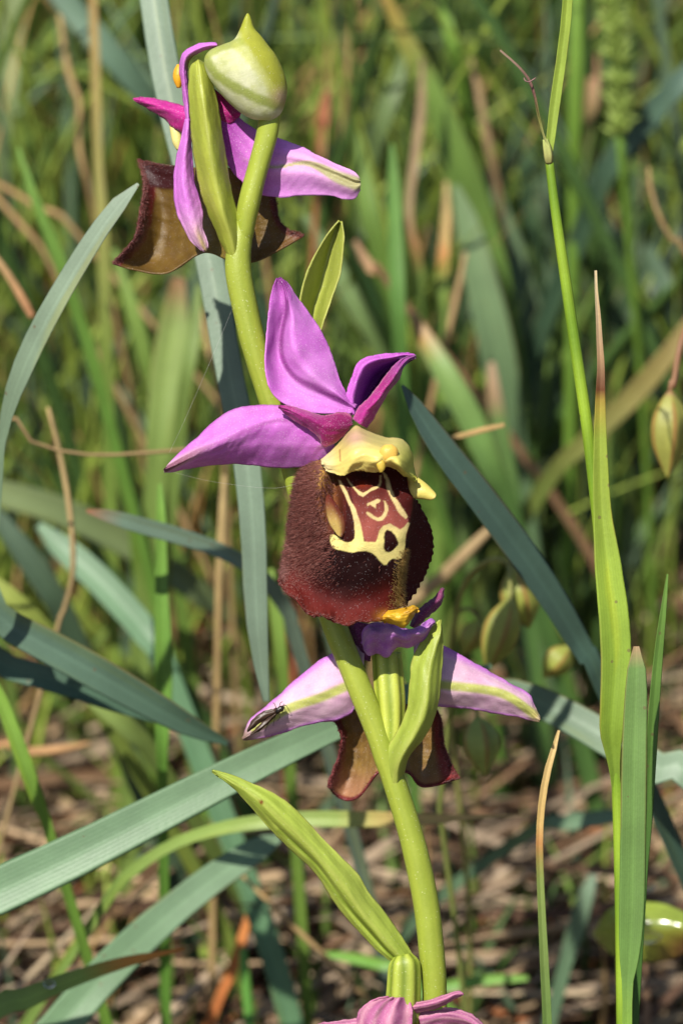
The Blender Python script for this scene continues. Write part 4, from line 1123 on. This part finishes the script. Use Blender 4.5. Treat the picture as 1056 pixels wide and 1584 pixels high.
hero('thin dry stem slanting across the litter under the bract', [(372, 1352, 8, 8.5), (420, 1400, 10, 8.5), (490, 1468, 12, 8.6), (570, 1548, 12, 8.8), (620, 1600, 12, 9)], G2(c(184, 150, 104), c(170, 132, 92)), mat=M_DRY, name='dry_grass_stalk', round_=True)
hero('thin dry brown stem lying level behind the violet sepal', [(500, 672, 4, 6), (400, 686, 7, 6), (280, 696, 8, 5.8), (150, 704, 8, 5.6), (60, 692, 8, 5.5), (-60, 680, 8, 5.5)], G2(c(140, 110, 76), c(130, 104, 74)), mat=M_DRY, name='dry_grass_stalk', round_=True)
hero('brown dead stick leaning behind the drooping yellow buds', [(760, 816, 16, 11), (720, 856, 26, 11), (670, 905, 28, 11.3), (610, 950, 24, 11.6), (560, 990, 20, 12)], G2(c(160, 134, 104), c(150, 124, 94)), mat=M_DRY, name='dry_grass_stalk', round_=True)
hero('curved straw stalk bowing beside the hanging bud', [(1003, 258, 6, 6.5), (1006, 290, 10, 6.5), (1020, 336, 11, 6.5), (1044, 378, 12, 6.6), (1080, 430, 12, 6.8)], G2(c(170, 140, 100), c(160, 124, 84)), mat=M_DRY, name='dry_grass_stalk', round_=True)
hero('faded pink dry leaf hanging above the violet sepal tips', [(548, 372, 8, 8), (560, 396, 16, 8), (586, 428, 18, 8), (606, 444, 12, 8.1)], G2(c(196, 160, 130), c(180, 140, 110)), mat=M_DRY, name='dry_grass_leaf')
hero('rust-brown dead leaf hanging behind the bud', [(505, 140, 8.0, 9), (500, 175, 22.4, 9), (494, 210, 19.2, 9), (492, 240, 8.0, 9)], G2(c(170, 112, 84), c(160, 96, 70)), mat=M_DRY, name='dry_grass_leaf', tilt=.3)
hero('twisted pale dry leaf standing beside the long yellow-edged leaf', [(652, 90, 4.2, 9), (652, 160, 12.6, 9), (642, 240, 14.0, 9), (632, 320, 12.6, 9), (640, 380, 14.0, 9), (648, 420, 16.8, 9), (650, 520, 16.8, 9.2)], [(0, c(160, 136, 112)), (.55, c(176, 152, 124)), (.68, c(166, 120, 78)), (.78, c(120, 150, 76)), (1, c(110, 146, 70))], mat=M_DRY, twist=2.5)
hero('leaf with a straw tip and orange band standing in the turf', [(690, 280, 6.0, 9.4), (690, 330, 13.5, 9.4), (686, 390, 16.5, 9.4), (684, 430, 18.0, 9.4), (682, 520, 16.5, 9.5)], [(0, c(196, 176, 130)), (.4, c(190, 160, 110)), (.5, c(196, 120, 60)), (.6, c(128, 156, 78)), (1, c(116, 150, 70))])
hero('curling reddish dry leaf in the gap above the column', [(728, 90, 4.8, 10), (742, 150, 10.8, 10), (754, 220, 13.2, 10), (770, 300, 12.0, 10.2), (780, 380, 9.6, 10.4)], G2(c(170, 146, 116), c(150, 122, 92)), mat=M_DRY, name='dry_grass_leaf', twist=2)
hero('slim green blade standing behind the bract of the open flower', [(606, 222, 6, 7), (608, 280, 18, 7), (612, 380, 24, 7), (616, 480, 24, 7), (620, 580, 22, 7.2)], G2(c(104, 148, 74), c(92, 138, 66)))
hero('blue-green blade slanting from the upper edge past the bud stalk', [(70, -40, 36, 9), (120, 24, 40, 9), (180, 92, 42, 9), (236, 160, 36, 9.2), (280, 230, 28, 9.5)], G2(c(108, 140, 128), c(92, 128, 108)), tilt=-.3)
hero('light green blade crossing to the tip of the arching leaf', [(28, 228, 6, 6.5), (55, 310, 14, 6.5), (92, 405, 20, 6.6), (124, 500, 20, 6.8), (154, 600, 20, 7)], G2(c(116, 158, 70), c(104, 148, 62)))

for lab, pts, a, b, dry in (
        ('wide soft light green blade at the margin of the turf', [(28, -40, 30, 12), (16, 80, 36, 12), (4, 200, 32, 12), (-14, 320, 26, 12.4)], (132, 150, 104), (120, 142, 92), 0),
        ('tall straw culm turning green lower down, behind the arching leaf', [(142, -30, 12, 8), (147, 90, 14, 8), (152, 250, 14, 8), (158, 340, 18, 8), (163, 480, 20, 8.1), (166, 600, 20, 8.3)], (176, 146, 96), (122, 152, 70), 0),
        ('kinked tan stalk behind the arching leaf', [(92, 20, 10, 9), (106, 110, 14, 9), (124, 160, 13, 9), (121, 215, 13, 9), (132, 270, 13, 9), (146, 330, 13, 9.2)], (180, 150, 106), (164, 126, 84), 1),
        ('slim green blade curving beneath the brown lip lobe', [(176, 385, 8, 8), (204, 478, 22, 8), (226, 562, 24, 8.1), (240, 650, 22, 8.3)], (126, 154, 78), (112, 146, 66), 0),
        ('orange-tan stem crossing behind the light green blade', [(-10, 280, 9, 9), (30, 302, 10, 9), (74, 332, 11, 9), (130, 374, 10, 9)], (176, 126, 84), (180, 146, 104), 1),
        ('second tan stem slanting below the orange-tan one', [(-14, 294, 10, 8.6), (14, 326, 12, 8.6), (48, 366, 12, 8.6), (86, 424, 11, 8.7)], (180, 134, 92), (170, 134, 96), 1),
        ('broken straw with a rusty end over the arching leaf', [(-20, 380, 14, 7.4), (12, 424, 17, 7.4), (36, 464, 18, 7.4), (50, 490, 14, 7.4)], (184, 154, 112), (180, 100, 70), 2),
        ('pale green blade tucked against the orchid stem', [(308, 440, 8, 7), (300, 510, 22, 7), (290, 575, 24, 7), (280, 650, 22, 7.2)], (130, 154, 92), (118, 146, 76), 0),
        ('bowed tan stalk tucked against the orchid stem', [(310, 474, 8, 7.4), (318, 520, 13, 7.4), (328, 560, 13, 7.4), (342, 630, 12, 7.5), (346, 700, 12, 7.7)], (176, 150, 104), (170, 142, 98), 1),
        ('leaf with a pinkish dead end beside the bright green culm', [(920, 84, 10, 11), (918, 120, 20, 11), (914, 180, 22, 11), (908, 260, 20, 11.3)], (176, 126, 98), (100, 126, 84), 0),
        ('very broad leaf coloured shade-dark in the gap behind the culm', [(1080, 300, 30, 12), (1010, 410, 50, 12), (956, 520, 60, 12), (915, 640, 60, 12.4), (890, 760, 56, 13)], (62, 88, 60), (58, 84, 54), 0),  # leaf colour darkened to stand in for shade over this part
        ('stubby dark blue-green leaf in the gap beside the straw stalk', [(1000, 380, 16, 11), (1024, 430, 30, 11), (1048, 490, 30, 11), (1074, 560, 26, 11.4)], (92, 120, 100), (72, 104, 84), 0),
        ('dark slanting leaf under the fuzzy ear', [(990, 250, 20, 13), (972, 340, 44, 13), (960, 450, 52, 13), (950, 580, 50, 13.4)], (66, 98, 62), (54, 84, 50), 0),  # shade put into the leaf colour here too
        ('dark upright leaf between culm and yellow-edged leaf', [(800, 180, 16, 13), (822, 280, 42, 13), (846, 400, 48, 13), (868, 540, 46, 13.5)], (62, 92, 62), (52, 80, 52), 0),  # colour kept dark in place of shade
        ('lit blue-green leaf overlapping the yellow-edged leaf', [(704, 286, 10, 9.2), (724, 350, 40, 9.2), (748, 450, 54, 9.2), (772, 560, 56, 9.3), (792, 700, 50, 9.6)], (118, 146, 108), (102, 134, 100), 0),
        ('short tan twig lying level beside the scorched leaf', [(694, 678, 8, 5.2), (720, 672, 12, 5.2), (750, 664, 12, 5.2), (780, 657, 8, 5.2)], (184, 150, 96), (176, 140, 90), 2),
        ('dusty green blade crossing above the pale dry leaf', [(640, 60, 14, 10), (616, 120, 26, 10), (594, 180, 28, 10), (576, 240, 24, 10.2), (560, 310, 20, 10.5)], (114, 138, 94), (104, 130, 82), 0),
        ('bright green blade past the tip of the pink sepal', [(548, 205, 10, 9), (560, 270, 28, 9), (576, 350, 32, 9), (596, 440, 30, 9.2)], (118, 150, 72), (104, 140, 62), 0),
        ('dusty green blade leaning toward the folded violet sepal', [(470, 330, 12, 9.4), (516, 408, 28, 9.4), (556, 484, 32, 9.4), (602, 570, 30, 9.6)], (112, 138, 94), (110, 138, 84), 0),
        ('slim green blade under the faded pink dry leaf', [(540, 376, 8, 8.4), (562, 424, 18, 8.4), (588, 484, 20, 8.4), (614, 560, 18, 8.6)], (106, 146, 66), (96, 136, 60), 0),
        ('tan stem leaning between the straw-tipped and scorched leaves', [(720, 390, 8, 8), (710, 440, 13, 8), (694, 510, 14, 8), (676, 580, 12, 8.1)], (176, 146, 110), (168, 130, 92), 1),
        ('tan culm rising past the rust-brown dead leaf', [(550, -20, 13, 11), (546, 40, 15, 11), (540, 100, 14, 11), (532, 180, 12, 11.3)], (186, 150, 96), (170, 140, 90), 1),
        ('vivid green blade above the long yellow-edged leaf', [(676, -40, 10, 10), (688, 20, 18, 10), (702, 80, 20, 10), (716, 150, 18, 10.3)], (124, 162, 66), (108, 150, 58), 0),
        ('vivid green blade rising out of the level brown stem', [(178, 620, 12, 7.4), (192, 690, 22, 7.4), (204, 770, 22, 7.5), (212, 850, 20, 7.7)], (134, 166, 78), (118, 154, 66), 0),
        ('yellow-green blade resting under the grey-green leaf', [(-20, 896, 26, 8), (26, 934, 32, 8), (70, 980, 30, 8.2), (110, 1030, 24, 8.5)], (152, 166, 82), (134, 156, 74), 0),
        ('bluish leaf sloping above the dark pair', [(-10, 790, 20, 10), (34, 850, 36, 10), (76, 912, 40, 10.1), (112, 980, 36, 10.4)], (84, 110, 94), (74, 102, 82), 0),
        ('peach-coloured dead leaf lying level over the litter', [(140, 1150, 8, 10), (90, 1160, 20, 10), (40, 1164, 22, 10), (-30, 1166, 20, 10)], (196, 140, 100), (190, 130, 90), 1),
        ('light green blade under the dark pair of leaves', [(120, 1062, 14, 8), (160, 1095, 30, 8), (204, 1134, 32, 8.2), (246, 1184, 26, 8.6)], (136, 158, 92), (122, 148, 78), 0),
        ('wavy tan stalk crossing the level brown stem', [(74, 630, 8, 7), (92, 700, 11, 7), (108, 790, 11, 7), (113, 880, 11, 7.1), (100, 940, 11, 7.3), (84, 990, 10, 7.5)], (168, 142, 100), (176, 150, 114), 1),
        ('straight tan stalk beneath the violet sepal', [(347, 735, 12, 9), (344, 800, 17, 9), (340, 880, 17, 9.1), (338, 960, 16, 9.3)], (190, 166, 118), (176, 146, 100), 1),
        ('green blade half hidden behind the lower sepal tip', [(418, 880, 10, 8), (426, 940, 20, 8), (434, 1010, 20, 8.1), (440, 1080, 18, 8.3)], (124, 156, 72), (110, 144, 62), 0)):
    hero(lab, pts, G2(c(*a), c(*b)), mat=M_DRY if dry else None, name='dry_grass_stalk' if dry else 'grass_leaf', round_=bool(dry), root=dry != 2)

# -- a fuzzy green ear of grass
ear = empty('grass_ear', P(958, 300, 8.5))
tag(ear, 'fuzzy lime-green ear of grass with pale bristles', 'grass')
ep = cr([(944, -10, 14), (952, 60, 14), (958, 140, 14.1), (960, 230, 14.3)], 40)
epw = P(ep[:, 0], ep[:, 1], ep[:, 2])
tube('stem', np.vstack([epw, cr(np.vstack([epw[-1], epw[-1] * [1, 1, .5] + [.6, .8, 0], epw[-1] * [1, 1, 0] + [1, 1.4, -.5]]), 20)[1:]]), np.full(59, .06), M_GRASS, ear, lambda u, v: c(120, 156, 62), ns=8)
VV, FF = [], []
for k in range(260):
    t = rng.uniform(0, .95)
    p0 = epw[int(t * 39)]
    dd = np.array([rng.normal() * .7, rng.normal() * .7, rng.uniform(.4, 1.6)])
    dd /= np.linalg.norm(dd)
    V, F, uv = tube_geo(p0 + dd * np.linspace(0, .3, 5)[:, None], np.array([.02, .04, .04, .025, .006]), 5)
    FF += [f + sum(len(v) for v in VV) for f in F]
    VV.append(V)
VV = np.vstack(VV)
o = mesh_obj('spikelets', VV, [f for f in FF if f.shape[1] == 4] + [f for f in FF if f.shape[1] == 3], M_GRASS, ear, np.broadcast_to(c(150, 170, 84), (len(VV), 3)), np.zeros((len(VV), 2)))
o['kind'] = 'stuff'

# -- hanging buds of another herb
def podplant(label, buds, path, bcol, scol, leafy=()):
    q = np.array(path, float)
    Pw = cr(P(q[:, 0], q[:, 1], q[:, 2]), 40)
    end = Pw[-1] * [1, 1, 0] + [.3, .5, -.4]
    Pw = np.vstack([Pw, cr(np.vstack([Pw[-1], (Pw[-1] + end) / 2 + [.2, 0, 0], end]), 16)[1:]])
    r = empty('budding_herb', end)
    tag(r, label, 'herb', 'hanging buds of a herb behind the grass')
    tube('stem', Pw, np.full(len(Pw), .035), M_GRASS, r, lambda u, v: scol, ns=8)
    for (x0, y0, x1, y1, w, d) in buds:
        t = np.linspace(0, 1, 9)
        ax, ay = x0 + (x1 - x0) * t, y0 + (y1 - y0) * t
        L_ = math.hypot(x1 - x0, y1 - y0)
        nx, ny = -(y1 - y0) / L_, (x1 - x0) / L_
        prof = np.array([.12, .55, .85, 1, 1, .9, .68, .38, .06]) * w / 2
        a = np.c_[ax + nx * prof, ay + ny * prof, np.full(9, d)]
        b = np.c_[ax - nx * prof, ay - ny * prof, np.full(9, d)]
        body('bud', a, b, M_BUDS, r, lambda U, V, X, Y: mix(mix(bcol, c(150, 70, 50), np.clip(np.cos(U * 5) * 2 - 1.2, 0, 1) * sm(.05, .2, V) * .8), scol, sm(.12, 0, V)), ns=30, nv=24, mod=lambda p, v: 1 + .06 * np.cos(5 * p))
        j = int(np.argmin(np.linalg.norm(Pw - P(x0, y0, d), axis=1)))
        tube('pedicel', cr(np.vstack([Pw[j], (Pw[j] + P(x0, y0, d)) / 2 + UP * .1, P(x0, y0, d)]), 10), np.full(10, .025), M_GRASS, r, lambda u, v: scol, ns=6)
    return r


podplant('large striped green bud hanging from a reddish stalk', [(1036, 604, 1032, 740, 58, 4.5)], [(1040, 600, 4.5), (1056, 520, 4.6), (1080, 500, 5), (1100, 640, 6)], c(150, 150, 70), c(150, 110, 80))
podplant('drooping cluster of yellow-green buds below the slanting leaf', [(790, 880, 818, 972, 62, 6), (790, 925, 752, 1040, 56, 5.6), (880, 1000, 840, 1048, 44, 6.4), (742, 960, 716, 1012, 40, 6.8)],
         [(785, 872, 6), (760, 866, 6), (720, 900, 6.5), (700, 980, 7), (690, 1060, 7.4)], c(150, 156, 70), c(150, 150, 84))
podplant('single pale green bud hanging under the lower flower', [(738, 1108, 750, 1200, 56, 5)], [(736, 1100, 5), (722, 1070, 5.1), (700, 1080, 5.6), (680, 1250, 6.5)], c(146, 160, 80), c(140, 150, 80))

# -- round wet leaf low down
rl = empty('broad_leaf', P(1040, 1500, 6))
tag(rl, 'rounded olive-green wet leaf lying near the litter', 'leaf plant')
M_WET = material('wet_leaf', rough=.12, transl=.15, spec=.7, var=.35, var_size=.4, coat=.6)
sheet('leaf', [Z1([(918, 1440), (940, 1408), (980, 1396), (1030, 1400), (1075, 1420)], [7, 6.4, 6.2]), Z1([(916, 1445), (945, 1436), (985, 1434), (1030, 1436), (1080, 1440)], [6.9, 6.2, 6]),
               Z1([(920, 1452), (945, 1478), (985, 1490), (1030, 1488), (1078, 1466)], [7, 6.5, 6.3])], M_WET, rl, lambda U, V, X, Y: mix(c(128, 144, 54), c(122, 84, 44), sm(.4, .9, V) * sm(.3, .9, U)), nu=20, nv=26, th=.05)
q = cr(np.vstack([P(1078, 1442, 6), P(1100, 1480, 6.5), P(1105, 1480, 6.5) * [1, 1, 0] + [0, .3, -.4]]), 16)
tube('stalk', q, np.full(16, .06), M_GRASS, rl, lambda u, v: c(130, 120, 60), ns=8)

# ------------------------------------------------------------------ the sward and the litter
CLS = [  # name, material, base colour, tip colour, label, weight, width range
    ('grass_leaf', M_GRASS, c(132, 160, 60), c(156, 176, 82), 0, .33, (.05, .13)),
    ('grass_leaf', M_GRASS, c(96, 128, 60), c(116, 144, 74), 0, .24, (.06, .17)),
    ('grass_leaf', M_GRASS, c(88, 118, 96), c(114, 142, 120), 0, .13, (.09, .24)),
    ('dry_grass_leaf', M_DRY, c(140, 108, 74), c(184, 154, 108), 0, .13, (.04, .10)),
    ('grass_leaf', M_GRASS, c(110, 138, 64), c(176, 120, 66), 0, .03, (.08, .16)),
    ('grass_leaf', M_GRASS, c(58, 88, 46), c(74, 104, 54), 0, .14, (.12, .28)),  # dark leaves replace shade in the turf, mostly on one side
]


def sward(n, yr, xw, seed, hr=(9, 24)):
    """random leaf paths rooted behind the orchid: list of (class, path, widths)"""
    r = np.random.default_rng(seed)
    out = []
    for _ in range(n):
        y = r.uniform(*yr)
        x = r.uniform(-1, 1) * xw * (40 + y) / 50
        pk = np.array([q[5] for q in CLS]) * ([1.3, 1, .9, 1.1, 1, .3] if x < 0 else [.9, 1, 1.0, .8, 1, 1.7])
        k = r.choice(6, p=pk / pk.sum())
        h = r.uniform(*hr)
        az = r.uniform(0, 2 * np.pi)
        lean = abs(r.normal(0, .42)) * h
        if r.uniform() < .2:
            lean = h * r.uniform(.6, 1.1)
        dx, dy = math.cos(az) * lean, math.sin(az) * lean * .6
        if dy < 0:
            dy *= .35
        t = np.linspace(0, 1, 12)
        droop = r.uniform(.0, .35) * lean
        p = np.stack([x + dx * (.25 * t + .75 * t ** 2) + .1 * np.sin(t * 5 + az), y + dy * (.25 * t + .75 * t ** 2), -.5 + (h + .5) * t - droop * t ** 3], 1)
        lo, hi = CLS[k][6]
        w = r.uniform(lo, hi) * np.clip(np.minimum(.55 + 2 * t, (1 - t) * 2.6 + .04), 0, 1)
        out.append((k, p, w, r.uniform(0, np.pi), r.normal(0, .9), r.uniform(.75, 1.15), y))
    return out


def sward_geo(s, na=5):
    k, p, w, az, tw, br, _ = s
    n0 = np.array([math.cos(az) * .7, -1.0, .3])
    V, F, uv = blade_geo(p, w, n0, .3, th=.015, na=na, twist=tw)
    base, tip = CLS[k][2], CLS[k][3]
    tt = uv[:, 1]
    cc = mix(base * br, tip * br, sm(.55, .9, tt) if k == 4 else tt)
    return V, F, uv, tone(cc) * 1.2


near = sward(270, (15, 40), 7.5, 11) + [q for q in sward(60, (8.5, 18), 7, 19, (4, 11)) if q[1][0, 0] < -.5]
KIND = ['yellow-green leaf', 'mid-green leaf', 'blue-green leaf', 'dead tan leaf', 'leaf with dead orange tip', 'leaf coloured dark for shade']
for s in near:
    V, F, uv, cc = sward_geo(s)
    o = mesh_obj(CLS[s[0]][0], V, F, CLS[s[0]][1], None, cc, uv, origin=s[1][0])
    ln_ = np.hypot(*(s[1][-1] - s[1][0])[:2])
    hh = s[1][:, 2].max()
    size = 'short' if hh < 10 else ('knee-high' if hh > 90 else ('tall' if hh > 17 else 'medium-height'))
    wd = 'thread-thin' if s[2].max() < .1 else ('narrow' if s[2].max() < .17 else 'broad')
    lean = 'straight' if ln_ < .16 * hh else ('leaning' if ln_ < .5 * hh else 'arching')
    lab = f'{size} {wd} {lean} {KIND[s[0]]} in turf behind the orchid'
    tag(o, lab, 'grass', f'{size} {wd} {lean} {KIND[s[0]]} group')


def mass(name, items, mat, label):
    VV, FF, UU, CC, off = [], [], [], [], 0
    for V, F, uv, cc in items:
        VV.append(V), UU.append(uv), CC.append(cc)
        FF.append(F + off)
        off += len(V)
    o = mesh_obj(name, np.vstack(VV), np.vstack(FF), mat, None, np.vstack(CC), np.vstack(UU), origin=(0, 20, 0))
    tag(o, label, name.replace('_', ' '), kind='stuff')
    return o


far = sward(4200, (22, 80), 13, 12) + sward(1500, (15, 45), 15, 13, (5, 16)) + sward(3600, (14, 55), 12, 15, (2, 8)) + sward(300, (7, 15), 9, 16, (1, 3.5))
mass('grass', [sward_geo(s, 3) for s in far if s[0] != 3], M_GRASS, 'thick mass of green grass filling the ground behind')
mass('dead_grass', [sward_geo(s, 3) for s in far if s[0] == 3], M_DRY, 'dead tan grass standing through the green mass')


def straw(r, x, y, z, big=1.0, lr=(3.0, 11)):
    L_ = r.uniform(*lr)
    az = r.normal(.55, .32) if r.uniform() < .75 else r.uniform(0, 3.14)
    tl = r.normal(0, .2)
    d = np.array([math.cos(az) * math.cos(tl), math.sin(az) * math.cos(tl), math.sin(tl)])
    t = np.linspace(-.5, .5, 8)[:, None]
    side = np.array([-d[1], d[0], 0])
    p = np.array([x, y, z]) + d * L_ * t + side * r.normal(0, .35) * (t ** 2) * L_ * .4 + np.array([0, 0, 1]) * r.normal(0, .25) * t ** 2 * 2
    w = big * r.uniform(.04, .15) * np.clip(np.minimum((t[:, 0] + .55) * 5, (.55 - t[:, 0]) * 5), .2, 1)
    pal = [c(192, 164, 128), c(178, 156, 130), c(144, 112, 84), c(206, 184, 150), c(160, 102, 64), c(96, 72, 56)]
    k = r.choice(6, p=[.22, .28, .2, .1, .06, .14])
    n0 = np.array([r.normal(0, .5), r.normal(0, .5) - .3, 1.0])
    bend = r.normal(0, .35)
    V, F, uv = blade_geo(p, w, n0, r.uniform(.1, .8), th=.03, na=5, twist=r.normal(0, .8))
    wd = 'short' if L_ < 5 else ('long' if L_ > 8 else 'medium-length')
    wd += ' thin' if w.max() < .08 else (' wide' if w.max() > .13 else '')
    wd += ' sloping' if abs(tl) > .16 else ' level'
    return V, F, uv, np.broadcast_to(pal[k] * r.uniform(.4, .95) * (.6 + .4 * big), (len(V), 3)), k, wd


r = np.random.default_rng(21)
SL = ['fallen tan straw', 'fallen greyish straw', 'fallen dull brown straw', 'fallen pale straw', 'fallen rust-coloured straw', 'fallen dark brown straw']
for i in range(290):
    y = r.uniform(7.5, 19)
    s = straw(r, r.uniform(-5, 6.5), y, r.uniform(.7, 2.0), 1.2)
    o = mesh_obj('straw', s[0], s[1], M_DRY, None, s[3], s[2])
    tag(o, s[5] + ' ' + SL[s[4]] + ' lying in the litter under the orchid', 'straw', s[5] + ' ' + SL[s[4]].replace('straw', 'straws'))
items = [straw(r, r.uniform(-16, 16), r.uniform(-16, 26), r.uniform(-.3, 1.0))[:4] for i in range(3600)]
items += [straw(r, r.uniform(-30, 30), r.uniform(20, 80), r.uniform(-.3, .8))[:4] for i in range(1200)]
items += [straw(r, r.uniform(-9, 9), r.uniform(2, 24), r.uniform(.2, 1.5), .8, (.15, .9))[:4] for i in range(500)]
mass('plant_litter', items, M_DRY, 'bed of dead straw and grass litter covering the soil')

# ------------------------------------------------------------------ dew and web
M_DEW = bpy.data.materials.new('dew')
M_DEW.use_nodes = True
b = M_DEW.node_tree.nodes['Principled BSDF']
b.inputs['Transmission Weight'].default_value = 1
b.inputs['Roughness'].default_value = .0
b.inputs['IOR'].default_value = 1.33
for (px, py, d, rr, lab) in ((76, 1522, 3.85, .07, 'dew drop on the orange-tipped leaf'), (1000, 1450, 5.95, .1, 'wide dew drop on the rounded wet leaf'), (1004, 1372, 6.3, .06, 'tiny dew drop above the rounded wet leaf')):
    ctr = P(px, py, d)
    th_, ph_ = np.meshgrid(np.linspace(0, np.pi, 13), np.linspace(0, 2 * np.pi, 18, endpoint=False), indexing='ij')
    sx = 1.8 if 'wide' in lab else 1.0
    V = ctr + rr * np.stack([np.sin(th_) * np.cos(ph_) * sx, np.sin(th_) * np.sin(ph_), np.cos(th_) * .75], -1).reshape(-1, 3)
    F = []
    for i in range(12):
        for j in range(18):
            F.append((i * 18 + j, (i + 1) * 18 + j, (i + 1) * 18 + (j + 1) % 18, i * 18 + (j + 1) % 18))
    tag(mesh_obj('dew_drop', V, np.array(F), M_DEW), lab, 'drop')
M_WEB = material('web', rough=.3, transl=.4, spec=.6, var=.05)
for pts, lab in (([(258, 728, -.32), (330, 745, -.3), (420, 755, -.25), (470, 745, -.3)], 'fine spider thread strung from the sepal tip to the lip'),
                 ([(262, 700, -.32), (290, 640, -.1), (350, 500, .0), (372, 440, -.05)], 'fine spider thread strung from the sepal tip up to the stem'),
                 ):
    q = cr(np.array(pts), 30)
    tag(mesh_obj('spider_thread', *tube_geo(P(q[:, 0], q[:, 1], q[:, 2]), np.full(30, .0006), 4)[:2], M_WEB, None, np.broadcast_to(c(220, 215, 210), (122, 3))), lab, 'cobweb')
